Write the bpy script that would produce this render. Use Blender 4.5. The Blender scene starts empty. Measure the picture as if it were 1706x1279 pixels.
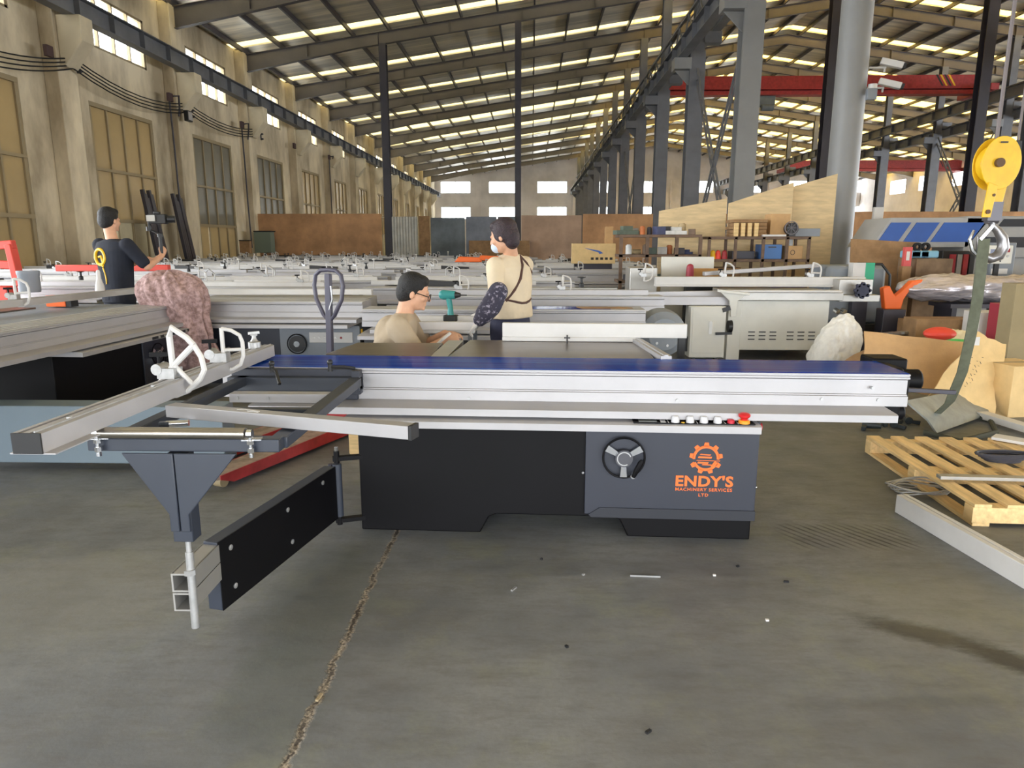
import bpy, bmesh, math, random
from mathutils import Vector, Matrix, Euler
R = math.radians; PI = math.pi
random.seed(7)
scene = bpy.context.scene
COL = scene.collection

# ------------------------------------------------------------------ camera
CAMP = Vector((0, 0, 1.42))
PITCH, YAW, FPX = R(11.4186), R(1.589), 1166.0
cam_data = bpy.data.cameras.new('camera')
cam_data.sensor_fit = 'HORIZONTAL'; cam_data.sensor_width = 36.0
cam_data.lens = FPX / 1706 * 36.0
cam_data.clip_start = 0.05; cam_data.clip_end = 400
cam = bpy.data.objects.new('camera', cam_data); COL.objects.link(cam)
cam.location = CAMP
cam.rotation_euler = (R(90) - PITCH, 0, YAW)
scene.camera = cam

# ------------------------------------------------------------------ daylight
world = bpy.data.worlds.new('world'); scene.world = world; world.use_nodes = True
wn = world.node_tree; wn.nodes.clear()
wo = wn.nodes.new('ShaderNodeOutputWorld'); wb = wn.nodes.new('ShaderNodeBackground')
wb.inputs['Color'].default_value = (0.93, 0.97, 1.0, 1); wb.inputs['Strength'].default_value = 4.6
wn.links.new(wb.outputs[0], wo.inputs[0])
scene.view_settings.view_transform = 'Standard'
scene.view_settings.look = 'None'
scene.view_settings.gamma = 1.0
scene.view_settings.use_curve_mapping = False
scene.view_settings.exposure = 1.22

def portal(name, loc, rot, sx, sy):
    l = bpy.data.lights.new(name, 'AREA'); l.shape = 'RECTANGLE'; l.size = sx; l.size_y = sy
    l.energy = 1.0; l.cycles.is_portal = True
    o = bpy.data.objects.new(name, l); COL.objects.link(o); o.location = loc; o.rotation_euler = rot
    return o
portal('daylight_portal', (3.5, -4.0, 1.25), (R(90), 0, 0), 21, 2.5)
portal('daylight_portal', (-12.2, 5.5, 2.75), (R(90), 0, R(-90)), 13, 5.5)
portal('daylight_portal', (40.6, 23, 3.25), (R(90), 0, R(90)), 50, 6.5)

# ------------------------------------------------------------------ pixel -> point (uses the camera above)
_Rv = Vector((math.cos(YAW), math.sin(YAW), 0)); _fh = Vector((-math.sin(YAW), math.cos(YAW), 0))
_F = _fh * math.cos(PITCH) - Vector((0, 0, math.sin(PITCH)))
_U = _fh * math.sin(PITCH) + Vector((0, 0, math.cos(PITCH)))
def _ray(px, py): return _F + _Rv * ((px - 853) / FPX) - _U * ((py - 639.5) / FPX)
def at_y(px, py, Y): r = _ray(px, py); return CAMP + r * (Y / r.y)
def at_z(px, py, z): r = _ray(px, py); return CAMP + r * ((z - CAMP.z) / r.z)

# ------------------------------------------------------------------ materials
MATS = {}
def mat(name, c, rough=0.5, metal=0.0, var=0.0, vscale=8.0, bump=0.0, bscale=40.0, c2=None, stretch=None, **kw):
    if name in MATS: return MATS[name]
    m = bpy.data.materials.new(name); m.use_nodes = True; MATS[name] = m
    nt = m.node_tree; b = nt.nodes['Principled BSDF']
    b.inputs['Base Color'].default_value = (*c, 1); b.inputs['Roughness'].default_value = rough
    b.inputs['Metallic'].default_value = metal
    for k, v in kw.items(): b.inputs[k].default_value = v
    tc = nt.nodes.new('ShaderNodeTexCoord'); mp = nt.nodes.new('ShaderNodeMapping')
    nt.links.new(tc.outputs['Object'], mp.inputs['Vector'])
    if stretch: mp.inputs['Scale'].default_value = stretch
    if var > 0 or c2:
        n = nt.nodes.new('ShaderNodeTexNoise'); n.inputs['Scale'].default_value = vscale; n.inputs['Detail'].default_value = 6
        n.inputs['Roughness'].default_value = 0.6
        nt.links.new(mp.outputs[0], n.inputs['Vector'])
        r = nt.nodes.new('ShaderNodeValToRGB')
        a = c2 if c2 else tuple(max(0, x * (1 - var)) for x in c)
        z = c if c2 else tuple(min(1, x * (1 + var)) for x in c)
        r.color_ramp.elements[0].position = 0.36; r.color_ramp.elements[1].position = 0.64
        r.color_ramp.elements[0].color = (*a, 1); r.color_ramp.elements[1].color = (*z, 1)
        nt.links.new(n.outputs[0], r.inputs[0]); nt.links.new(r.outputs[0], b.inputs['Base Color'])
    if bump > 0:
        n2 = nt.nodes.new('ShaderNodeTexNoise'); n2.inputs['Scale'].default_value = bscale; n2.inputs['Detail'].default_value = 4
        nt.links.new(mp.outputs[0], n2.inputs['Vector'])
        bp = nt.nodes.new('ShaderNodeBump'); bp.inputs['Strength'].default_value = bump; bp.inputs['Distance'].default_value = 0.01
        nt.links.new(n2.outputs[0], bp.inputs['Height']); nt.links.new(bp.outputs[0], b.inputs['Normal'])
    return m
def srgb(r, g, b):
    f = lambda v: (v / 255 / 12.92) if v / 255 <= 0.04045 else ((v / 255 + 0.055) / 1.055) ** 2.4
    return (f(r), f(g), f(b))
M_alu = mat('brushed_aluminium', srgb(172, 170, 172), 0.42, 0.35, 0.05, 3, 0.05, 60)
M_alug = mat('grey_aluminium', srgb(176, 174, 170), 0.4, 0.6, 0.08, 3)
M_white = mat('white_paint', srgb(204, 202, 200), 0.5, 0, 0.04, 5)
M_cream = mat('cream_paint', srgb(214, 213, 206), 0.5, 0, 0.04, 4)
M_black = mat('black_paint', srgb(9, 8, 11), 0.55, 0, 0.2, 2, **{'Specular IOR Level': .18})
M_navy = mat('slate_paint', srgb(50, 55, 66), 0.42, 0, 0.06, 3)
M_slate = mat('grey_panel_paint', srgb(44, 47, 58), 0.45, 0, 0.04, 3)
M_slate2 = mat('dark_paint_and_shade', srgb(36, 38, 46), 0.5, 0, 0.05, 3)  # paint of dark parts, also the shade on the panel's lower chamfer
M_grey = mat('light_grey_paint', srgb(128, 134, 142), 0.5, 0, 0.06, 3)
M_dark = mat('dark_plastic', srgb(30, 30, 32), 0.45)
M_rubber = mat('black_rubber', srgb(22, 22, 24), 0.8)
M_chrome = mat('chrome', srgb(214, 216, 220), 0.18, 1.0)
M_steel = mat('bright_steel', srgb(178, 172, 164), 0.28, 1.0, 0.1, 4)
M_zinc = mat('zinc_plate', srgb(176, 176, 176), 0.45, 0.7, 0.1, 30)
M_iron = mat('ground_cast_iron', srgb(112, 104, 98), 0.3, 0.75, 0.15, 2, stretch=(1, 6, 1))
M_red = mat('red_paint', srgb(158, 46, 50), 0.5, 0, 0.2, 9)
M_orange = mat('orange_paint', srgb(240, 108, 40), 0.5)
M_orange2 = mat('orange_print', srgb(238, 112, 44), 0.6)
M_yellow = mat('yellow_paint', srgb(232, 184, 30), 0.4, 0, 0.08, 12)
M_card = mat('cardboard', srgb(196, 158, 112), 0.85, 0, 0.08, 6, 0.1, 80)
M_card2 = mat('pale_cardboard', srgb(214, 184, 132), 0.85, 0, 0.08, 6, 0.1, 60)
M_cardd = mat('worn_cardboard', srgb(150, 118, 84), 0.9, 0, 0.2, 5)
M_ply = mat('pale_plywood', srgb(214, 190, 148), 0.7, 0, 0.12, 3, stretch=(1, 1, 6))
M_pine = mat('pine_wood', srgb(222, 190, 136), 0.7, 0, 0.16, 4, stretch=(1, 7, 7))
M_fence = mat('rusty_board', srgb(190, 146, 106), 0.85, 0, 0.22, 1.1)
M_fencedark = mat('dark_board', srgb(108, 116, 122), 0.8, 0, 0.25, 1.2)
M_corr = mat('corrugated_sheet', srgb(190, 188, 180), 0.6, 0.3, 0.15, 2)
M_steelpaint = mat('grey_steel_paint', srgb(104, 106, 112), 0.55, 0, 0.14, 1.5)
M_colpaint = mat('light_column_paint', srgb(136, 137, 138), 0.5, 0, 0.08, 1.0)
M_darksteel = mat('dark_steel_paint', srgb(58, 56, 66), 0.5, 0, 0.12, 1.5)
M_concrete = mat('stained_concrete', srgb(226, 212, 184), 0.9, 0, 0.0, 0.7, 0.25, 6, c2=srgb(164, 150, 126), stretch=(1, 1, .45))
M_plaster = mat('pale_plaster', srgb(204, 192, 166), 0.9, 0, 0.1, 1.2, 0.15, 8)
M_farwall = mat('far_concrete', srgb(240, 234, 232), 0.9, 0, 0.1, .5)
M_frame = mat('window_frame_paint', srgb(150, 134, 104), 0.6)
M_pane = mat('dusty_brown_glass', srgb(184, 162, 122), 0.25, 0, 0.15, .5)
M_paneg = mat('dusty_grey_glass', srgb(142, 136, 120), 0.25, 0, 0.15, .5)
for m_ in (M_pane, M_paneg):
    nt = m_.node_tree; b = nt.nodes['Principled BSDF']; tr = nt.nodes.new('ShaderNodeBsdfTranslucent'); tr.inputs[0].default_value = (.22, .18, .115, 1) if m_ is M_pane else (.11, .105, .09, 1); mx = nt.nodes.new('ShaderNodeMixShader'); mx.inputs[0].default_value = .5
    nt.links.new(b.outputs[0], mx.inputs[1]); nt.links.new(tr.outputs[0], mx.inputs[2]); nt.links.new(mx.outputs[0], nt.nodes['Material Output'].inputs[0])
M_panel = mat('pale_lower_pane', srgb(190, 180, 150), 0.4, 0, 0.12, 1)
M_foil = mat('roof_foil', srgb(240, 232, 214), 0.3, 0.25, 0.0, 0.5, 1.0, 1.6, c2=srgb(176, 174, 168), stretch=(.5, 5, 1))
M_rafter = mat('rafter_paint', srgb(84, 80, 82), .6, 0, .12, 1)
M_purlin = mat('purlin_steel', srgb(76, 72, 76), 0.5, 0, 0.1, 1)
M_plastic = mat('white_woven_plastic', srgb(232, 230, 226), 0.55, 0, 0.06, 20, 0.5, 60)

def blend_mat(name, base, spots, rough=.8): ...

def principled(name): m = bpy.data.materials.new(name); m.use_nodes = True; MATS[name] = m; return m, m.node_tree, m.node_tree.nodes['Principled BSDF']

# blue protective film; its lighter streaks put reflections into the colour
M_film, nt, b = principled('blue_film')
b.inputs['Metallic'].default_value = .0; b.inputs['Roughness'].default_value = .14; b.inputs['Specular IOR Level'].default_value = .1; b.inputs['IOR'].default_value = 1.14
tc = nt.nodes.new('ShaderNodeTexCoord'); mp = nt.nodes.new('ShaderNodeMapping'); mp.inputs['Scale'].default_value = (.35, 30, 1)
n = nt.nodes.new('ShaderNodeTexNoise'); n.inputs['Scale'].default_value = 2.2; n.inputs['Detail'].default_value = 5
r = nt.nodes.new('ShaderNodeValToRGB'); r.color_ramp.elements[0].color = (*srgb(10, 44, 140), 1); r.color_ramp.elements[1].color = (*srgb(56, 112, 190), 1)
r.color_ramp.elements[0].position = .46; r.color_ramp.elements[1].position = .78
nt.links.new(tc.outputs['Object'], mp.inputs[0]); nt.links.new(mp.outputs[0], n.inputs['Vector']); nt.links.new(n.outputs[0], r.inputs[0]); nt.links.new(r.outputs[0], b.inputs['Base Color'])

# translucent skylight sheet
M_sky = bpy.data.materials.new('fibreglass_skylight'); M_sky.use_nodes = True; nt = M_sky.node_tree
nt.nodes.clear(); o_ = nt.nodes.new('ShaderNodeOutputMaterial'); t_ = nt.nodes.new('ShaderNodeBsdfTranslucent'); d_ = nt.nodes.new('ShaderNodeBsdfDiffuse'); m_ = nt.nodes.new('ShaderNodeMixShader')
t_.inputs[0].default_value = (.85, .68, .33, 1); d_.inputs[0].default_value = (.7, .64, .5, 1); m_.inputs[0].default_value = .12
nt.links.new(t_.outputs[0], m_.inputs[1]); nt.links.new(d_.outputs[0], m_.inputs[2]); nt.links.new(m_.outputs[0], o_.inputs[0])

M_sky2 = M_sky.copy(); M_sky2.name = 'added_skylight'; M_sky2.node_tree.nodes['Translucent BSDF'].inputs[0].default_value = (.55, .49, .33, 1)  # dimmer sheet for the strips added over the left bay
# window glass, thin and clear
M_glass = bpy.data.materials.new('thin_window_glass'); M_glass.use_nodes = True; nt = M_glass.node_tree
nt.nodes.clear(); o_ = nt.nodes.new('ShaderNodeOutputMaterial'); t_ = nt.nodes.new('ShaderNodeBsdfTransparent'); g_ = nt.nodes.new('ShaderNodeBsdfGlossy'); m_ = nt.nodes.new('ShaderNodeMixShader')
t_.inputs[0].default_value = (.97, .97, .95, 1); g_.inputs[1].default_value = .1; m_.inputs[0].default_value = .06
nt.links.new(t_.outputs[0], m_.inputs[1]); nt.links.new(g_.outputs[0], m_.inputs[2]); nt.links.new(m_.outputs[0], o_.inputs[0])

# floor: worn concrete with stains, tyre marks and a ragged joint
M_floor, nt, b = principled('worn_concrete_floor')
N = nt.nodes; L = nt.links
tc = N.new('ShaderNodeTexCoord')
def noise(scale, detail=6, rough=.6, vec=None, sc=None):
    n = N.new('ShaderNodeTexNoise'); n.inputs['Scale'].default_value = scale; n.inputs['Detail'].default_value = detail; n.inputs['Roughness'].default_value = rough
    if sc:
        mp = N.new('ShaderNodeMapping'); mp.inputs['Scale'].default_value = sc; L.new(tc.outputs['Object'], mp.inputs[0]); L.new(mp.outputs[0], n.inputs['Vector'])
    else: L.new(tc.outputs['Object'], n.inputs['Vector'])
    return n.outputs[0]
def math_(op, a, b_=None, c=None, clamp=False):
    m = N.new('ShaderNodeMath'); m.operation = op; m.use_clamp = clamp
    for i, v in enumerate((a, b_, c)):
        if v is None: continue
        if isinstance(v, (int, float)): m.inputs[i].default_value = v
        else: L.new(v, m.inputs[i])
    return m.outputs[0]
def ramp(v, p0, p1, c0=(0, 0, 0, 1), c1=(1, 1, 1, 1)):
    r = N.new('ShaderNodeValToRGB'); r.color_ramp.elements[0].position = p0; r.color_ramp.elements[1].position = p1
    r.color_ramp.elements[0].color = c0; r.color_ramp.elements[1].color = c1; L.new(v, r.inputs[0]); return r.outputs[0]
def mix(f, a, b_):
    m = N.new('ShaderNodeMix'); m.data_type = 'RGBA'
    if isinstance(f, (int, float)): m.inputs[0].default_value = f
    else: L.new(f, m.inputs[0])
    for i, v in ((6, a), (7, b_)):
        if isinstance(v, tuple): m.inputs[i].default_value = v
        else: L.new(v, m.inputs[i])
    return m.outputs[2]
sep = N.new('ShaderNodeSeparateXYZ'); L.new(tc.outputs['Object'], sep.inputs[0]); PX, PY = sep.outputs[0], sep.outputs[1]
base = ramp(noise(.9), .35, .68, (*srgb(98, 101, 104), 1), (*srgb(132, 133, 132), 1))
base = mix(ramp(noise(2.2, 8, .7), .52, .75), base, (*srgb(124, 126, 108), 1))
base = mix(math_('MULTIPLY', ramp(noise(5, 8, .75, sc=(1, 3, 1)), .46, .7), .6), base, (*srgb(88, 84, 80), 1))
base = mix(math_('MULTIPLY', ramp(noise(60, 3, .5), .4, .7), .18), base, (*srgb(90, 88, 84), 1))
def blob(cx, cy, rx, ry, amt, col, ang=0.0, nsc=7, ndist=.5, sc=(1, 1, 1)):
    ca, sa = math.cos(ang), math.sin(ang)
    dx = math_('SUBTRACT', PX, cx); dy = math_('SUBTRACT', PY, cy)
    u = math_('DIVIDE', math_('ADD', math_('MULTIPLY', dx, ca), math_('MULTIPLY', dy, sa)), rx)
    v = math_('DIVIDE', math_('SUBTRACT', math_('MULTIPLY', dy, ca), math_('MULTIPLY', dx, sa)), ry)
    d = math_('SQRT', math_('ADD', math_('MULTIPLY', u, u), math_('MULTIPLY', v, v)))
    d = math_('ADD', d, math_('MULTIPLY', math_('SUBTRACT', noise(nsc, 8, .75, sc=sc), .5), ndist * 2))
    f = math_('MULTIPLY', ramp(d, .45, 1.05, (1, 1, 1, 1), (0, 0, 0, 1)), amt)
    global base
    base = mix(f, base, (*col, 1))
blob(-.88, 2.65, .3, .7, .55, srgb(86, 90, 84), nsc=5)                 # grey patch beside the joint
blob(-.82, 2.0, .22, .45, .5, srgb(84, 88, 84), nsc=5)
blob(1.46, 2.40, .30, .09, .85, srgb(46, 44, 42), ang=R(-27), nsc=14, ndist=.6, sc=(1, 3, 1))
blob(1.66, 2.24, .18, .085, .85, srgb(48, 46, 44), ang=R(-38), nsc=14, ndist=.6, sc=(1, 3, 1))
blob(1.25, 2.0, .5, .04, .22, srgb(60, 58, 56), ang=R(4), nsc=9)
blob(.55, 1.75, .5, .3, .22, srgb(92, 90, 84), nsc=6)
blob(.35, 2.9, .8, .1, .25, srgb(84, 82, 78), nsc=6)
blob(1.75, 2.6, .7, .4, .25, srgb(140, 136, 116), nsc=4)
blob(2.6, 4.6, 1.6, 1.6, .4, srgb(78, 80, 74), nsc=2)
blob(-1.9, 2.6, .8, .6, .25, srgb(152, 146, 128), nsc=3)
# tyre marks
sx = math_('SUBTRACT', PX, 1.56); sy = math_('SUBTRACT', PY, 3.28)
stripe = ramp(math_('SINE', math_('MULTIPLY', math_('ADD', sx, math_('MULTIPLY', sy, .7)), 125)), .2, .8)
win = math_('MULTIPLY', ramp(math_('ABSOLUTE', sx), .27, .33, (1, 1, 1, 1), (0, 0, 0, 1)), ramp(math_('ABSOLUTE', sy), .1, .17, (1, 1, 1, 1), (0, 0, 0, 1)))
base = mix(math_('MULTIPLY', math_('MULTIPLY', stripe, win), ramp(noise(6), .3, .7, (.45, .45, .45, 1), (1, 1, 1, 1))), base, (*srgb(58, 56, 54), 1))
# ragged joint
wig = math_('ADD', math_('MULTIPLY', math_('SUBTRACT', noise(4, 6, .7), .5), .07), math_('MULTIPLY', math_('SUBTRACT', noise(26, 4, .7), .5), .035))
jd = math_('ABSOLUTE', math_('ADD', math_('ADD', PX, .672), wig))
j1 = ramp(jd, .008, .018, (1, 1, 1, 1), (0, 0, 0, 1))
j2 = ramp(jd, .003, .009, (1, 1, 1, 1), (0, 0, 0, 1))
rub = ramp(noise(90, 4, .7), .4, .6, (*srgb(70, 62, 54), 1), (*srgb(176, 164, 146), 1))
base = mix(j1, base, rub); base = mix(math_('MULTIPLY', j2, ramp(noise(11), .42, .58)), base, (*srgb(52, 46, 42), 1))
L.new(base, b.inputs['Base Color'])
b.inputs['Roughness'].default_value = .62
L.new(ramp(noise(3, 6, .7), .3, .7, (.42, .42, .42, 1), (.72, .72, .72, 1)), b.inputs['Roughness'])
bp = N.new('ShaderNodeBump'); bp.inputs['Strength'].default_value = .35; bp.inputs['Distance'].default_value = .01
L.new(math_('SUBTRACT', math_('MULTIPLY', noise(35, 6, .7), .25), j1), bp.inputs['Height']); L.new(bp.outputs[0], b.inputs['Normal'])

# ------------------------------------------------------------------ mesh builder
class MB:
    def __init__(s): s.bm = bmesh.new(); s.mi = 0
    def _f(s, vs, m=None):
        try:
            f = s.bm.faces.new(vs); f.material_index = s.mi if m is None else m; return f
        except ValueError: return None
    def box(s, a, b, R_=None, piv=None):
        x0, y0, z0 = a; x1, y1, z1 = b
        P = [(x0, y0, z0), (x1, y0, z0), (x1, y1, z0), (x0, y1, z0), (x0, y0, z1), (x1, y0, z1), (x1, y1, z1), (x0, y1, z1)]
        if R_ is not None:
            c = Vector(piv) if piv is not None else (Vector(a) + Vector(b)) / 2
            P = [c + R_ @ (Vector(p) - c) for p in P]
        v = [s.bm.verts.new(p) for p in P]
        for q in ((3, 2, 1, 0), (4, 5, 6, 7), (0, 1, 5, 4), (1, 2, 6, 5), (2, 3, 7, 6), (3, 0, 4, 7)): s._f([v[i] for i in q])
        return s
    def bar(s, p0, p1, w, h, up=(0, 0, 1)):
        p0, p1 = Vector(p0), Vector(p1); d = (p1 - p0).normalized(); u = Vector(up)
        if abs(d.dot(u)) > .98: u = Vector((0, 1, 0))
        sx = d.cross(u).normalized() * w / 2; sz = sx.cross(d).normalized() * h / 2
        v = [s.bm.verts.new(p + a * sx + b * sz) for p in (p0, p1) for a, b in ((-1, -1), (1, -1), (1, 1), (-1, 1))]
        for q in ((3, 2, 1, 0), (4, 5, 6, 7), (0, 1, 5, 4), (1, 2, 6, 5), (2, 3, 7, 6), (3, 0, 4, 7)): s._f([v[i] for i in q])
        return s
    def sweep(s, prof, p0, p1, up=(0, 0, 1)):
        """closed 2D profile (u,v) extruded from p0 to p1; u to the right of travel, v up"""
        p0, p1 = Vector(p0), Vector(p1); d = (p1 - p0).normalized(); sx = d.cross(Vector(up)).normalized(); sz = sx.cross(d).normalized()
        a = [s.bm.verts.new(p0 + sx * u + sz * v) for u, v in prof]; b = [s.bm.verts.new(p1 + sx * u + sz * v) for u, v in prof]
        n = len(prof)
        for i in range(n): s._f([a[i], a[(i + 1) % n], b[(i + 1) % n], b[i]])
        s._f(a[::-1]); s._f(b); return s
    def prism(s, pts, axis, a, b):
        def P(p, t): return {'x': (t, p[0], p[1]), 'y': (p[0], t, p[1]), 'z': (p[0], p[1], t)}[axis]
        A = [s.bm.verts.new(P(p, a)) for p in pts]; B = [s.bm.verts.new(P(p, b)) for p in pts]; n = len(pts)
        for i in range(n): s._f([A[i], A[(i + 1) % n], B[(i + 1) % n], B[i]])
        s._f(A[::-1]); s._f(B); return s
    def cyl(s, p0, p1, r, r2=None, seg=16):
        p0, p1 = Vector(p0), Vector(p1); d = (p1 - p0).normalized(); r2 = r if r2 is None else r2
        u = d.orthogonal().normalized(); w = d.cross(u)
        A = [s.bm.verts.new(p0 + (u * math.cos(2 * PI * i / seg) + w * math.sin(2 * PI * i / seg)) * r) for i in range(seg)]
        B = [s.bm.verts.new(p1 + (u * math.cos(2 * PI * i / seg) + w * math.sin(2 * PI * i / seg)) * r2) for i in range(seg)]
        for i in range(seg): s._f([A[i], A[(i + 1) % seg], B[(i + 1) % seg], B[i]])
        s._f(A[::-1]); s._f(B); return s
    def tube(s, pts, r, seg=8, closed=False):
        pts = [Vector(p) for p in pts]; n = len(pts); rings = []
        rr = r if isinstance(r, (list, tuple)) else [r] * n
        prev = None
        for i, p in enumerate(pts):
            if closed: d = (pts[(i + 1) % n] - pts[i - 1])
            else: d = (pts[min(i + 1, n - 1)] - pts[max(i - 1, 0)])
            d.normalize()
            if prev is None: u = d.orthogonal().normalized()
            else:
                u = prev - d * prev.dot(d)
                u = u.normalized() if u.length > 1e-6 else d.orthogonal().normalized()
            prev = u; w = d.cross(u)
            rings.append([s.bm.verts.new(p + (u * math.cos(2 * PI * k / seg) + w * math.sin(2 * PI * k / seg)) * rr[i]) for k in range(seg)])
        m = n if closed else n - 1
        for i in range(m):
            a, b = rings[i], rings[(i + 1) % n]
            for k in range(seg): s._f([a[k], a[(k + 1) % seg], b[(k + 1) % seg], b[k]])
        if not closed: s._f(rings[0][::-1]); s._f(rings[-1])
        return s
    def lathe(s, prof, c=(0, 0, 0), axis='z', seg=20):
        c = Vector(c); rings = []
        for r, h in prof:
            ring = []
            for k in range(seg):
                a = 2 * PI * k / seg; x, y = r * math.cos(a), r * math.sin(a)
                p = {'z': (x, y, h), 'y': (x, h, y), 'x': (h, x, y)}[axis]; ring.append(s.bm.verts.new(c + Vector(p)))
            rings.append(ring)
        for i in range(len(rings) - 1):
            for k in range(seg): s._f([rings[i][k], rings[i][(k + 1) % seg], rings[i + 1][(k + 1) % seg], rings[i + 1][k]])
        s._f(rings[0][::-1]); s._f(rings[-1]); return s
    def ball(s, c, r, seg=14, rings=9, R_=None):
        r = (r, r, r) if isinstance(r, (int, float)) else r; c = Vector(c); rg = []
        top = None
        for i in range(1, rings):
            t = PI * i / rings; ring = []
            for k in range(seg):
                a = 2 * PI * k / seg; p = Vector((r[0] * math.sin(t) * math.cos(a), r[1] * math.sin(t) * math.sin(a), r[2] * math.cos(t)))
                if R_ is not None: p = R_ @ p
                ring.append(s.bm.verts.new(c + p))
            rg.append(ring)
        pt = Vector((0, 0, r[2])); pb = -pt
        if R_ is not None: pt = R_ @ pt; pb = R_ @ pb
        T, B = s.bm.verts.new(c + pt), s.bm.verts.new(c + pb)
        for k in range(seg):
            s._f([T, rg[0][k], rg[0][(k + 1) % seg]]); s._f([B, rg[-1][(k + 1) % seg], rg[-1][k]])
            for i in range(len(rg) - 1): s._f([rg[i][k], rg[i + 1][k], rg[i + 1][(k + 1) % seg], rg[i][(k + 1) % seg]])
        return s
    def grid(s, fn, nu, nv, closed_u=False):
        V = [[s.bm.verts.new(fn(i / (nu if closed_u else nu - 1), j / (nv - 1))) for i in range(nu)] for j in range(nv)]
        for j in range(nv - 1):
            for i in range(nu if closed_u else nu - 1): s._f([V[j][i], V[j][(i + 1) % nu], V[j + 1][(i + 1) % nu], V[j + 1][i]])
        return s
    def ring(s, c, R0, R1, d, axis='y', seg=28, a0=0, a1=2 * PI):
        """flat ring of thickness d"""
        full = abs(a1 - a0 - 2 * PI) < 1e-4; n = seg if full else seg + 1
        def P(r, a, t):
            x, y = r * math.cos(a), r * math.sin(a); return Vector(c) + Vector({'y': (x, t, y), 'x': (t, x, y), 'z': (x, y, t)}[axis])
        q = [[s.bm.verts.new(P(r, a0 + (a1 - a0) * i / seg, t)) for r, t in ((R0, 0), (R1, 0), (R1, d), (R0, d))] for i in range(n)]
        for i in range(seg):
            a, b = q[i], q[(i + 1) % n]
            for k in range(4): s._f([a[k], a[(k + 1) % 4], b[(k + 1) % 4], b[k]])
        if not full: s._f(q[0][::-1]); s._f(q[-1])
        return s
    def mesh(s, name, sharp=.55, off=None):
        if off is not None: bmesh.ops.translate(s.bm, verts=s.bm.verts, vec=-Vector(off))
        bmesh.ops.recalc_face_normals(s.bm, faces=s.bm.faces)
        for f in s.bm.faces: f.smooth = True
        for e in s.bm.edges:
            if len(e.link_faces) != 2 or e.calc_face_angle(0) > sharp: e.smooth = False
        me = bpy.data.meshes.new(name); s.bm.to_mesh(me); s.bm.free(); return me
    def build(s, name, m, parent=None, bevel=0.0, sharp=.55, label=None, off=None, solid=0.0):
        me = s.mesh(name, sharp, off)
        for x in (m if isinstance(m, (list, tuple)) else [m]): me.materials.append(x)
        o = bpy.data.objects.new(name, me); COL.objects.link(o)
        if parent is not None: o.parent = parent
        if off is not None: o.location = off
        if solid > 0: q = o.modifiers.new('solid', 'SOLIDIFY'); q.thickness = solid; q.offset = 0
        if bevel > 0:
            q = o.modifiers.new('bevel', 'BEVEL'); q.width = bevel; q.segments = 2; q.limit_method = 'ANGLE'; q.angle_limit = R(40)
        if label: o['label'] = label
        return o
def thing(name, label, cat, loc=(0, 0, 0), rz=0.0, group=None):
    o = bpy.data.objects.new(name, None); COL.objects.link(o); o.location = loc; o.rotation_euler = (0, 0, rz); o.empty_display_size = .1
    o['label'] = label; o['category'] = cat
    if group: o['group'] = group
    return o
def tag(o, label, cat, group=None, kind=None):
    o['label'] = label; o['category'] = cat
    if group: o['group'] = group
    if kind: o['kind'] = kind
    return o
def struct(o, label=None):
    o['kind'] = 'structure'
    if label: o['label'] = label
    return o
KIDS = {}
def copy_tree(o, kids, loc=None, rz=None, label=None):
    c = o.copy(); COL.objects.link(c)
    if loc is not None: c.location = loc
    if rz is not None: c.rotation_euler = (0, 0, rz)
    if label: c['label'] = label
    def rec(src, dst):
        for ch in kids.get(src.name, []):
            d = ch.copy(); COL.objects.link(d); d.parent = dst; rec(ch, d)
    rec(o, c); return c
def kids_map():
    k = {}
    for o in bpy.data.objects:
        if o.parent: k.setdefault(o.parent.name, []).append(o)
    return k
ORD = ['first', 'second', 'third', 'fourth', 'fifth', 'sixth', 'seventh', 'eighth', 'ninth', 'tenth', 'eleventh', 'twelfth', 'thirteenth', 'fourteenth', 'fifteenth', 'sixteenth']

# ------------------------------------------------------------------ building shell
XL, XR, Y0, YE = -12.2, 40.6, -4.0, 90.6
RIDGE = 14.2
def zb(X): return 8.5 + .147 * (X - XL) if X < RIDGE else 8.5 + .147 * (RIDGE - XL) - .147 * (X - RIDGE)   # rafter underside
FY = [18.7 + 6 * k for k in range(-3, 12)]      # frame lines
f = MB(); f.box((-14, -14, -.2), (42, YE + 1, 0)); struct(f.build('floor', M_floor))

def wall_holes(mb, axis, t0, t1, u0, u1, z0, z1, holes):
    us = sorted({u0, u1, *[h[0] for h in holes], *[h[1] for h in holes]}); zs = sorted({z0, z1, *[h[2] for h in holes], *[h[3] for h in holes]})
    for a, b in zip(us, us[1:]):
        run = None
        for c, d in zip(zs, zs[1:]):
            hole = any(h[0] <= a + 1e-6 and h[1] >= b - 1e-6 and h[2] <= c + 1e-6 and h[3] >= d - 1e-6 for h in holes)
            if hole:
                if run is not None: _wb(mb, axis, t0, t1, a, b, *run); run = None
            else: run = (run[0], d) if run else (c, d)
        if run: _wb(mb, axis, t0, t1, a, b, *run)
def _wb(mb, axis, t0, t1, a, b, c, d):
    if axis == 'x': mb.box((t0, a, c), (t1, b, d))
    else: mb.box((a, t0, c), (b, t1, d))
HZ, LZ = (6.75, 8.2), (0.0, 5.25)
lholes = []
for y in FY[:-1]:
    lholes += [(y + 1.35, y + 4.65, *HZ)] + ([(y + 1.35, y + 4.65, *LZ)] if y > 11 else [])
lholes.append((-1, 12, 0, 5.5))  # unseen opening, added to let daylight in from the left
w = MB(); wall_holes(w, 'x', XL - .3, XL, Y0, YE, 0, 9.15, lholes); wl = struct(w.build('wall_left', M_concrete))
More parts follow.
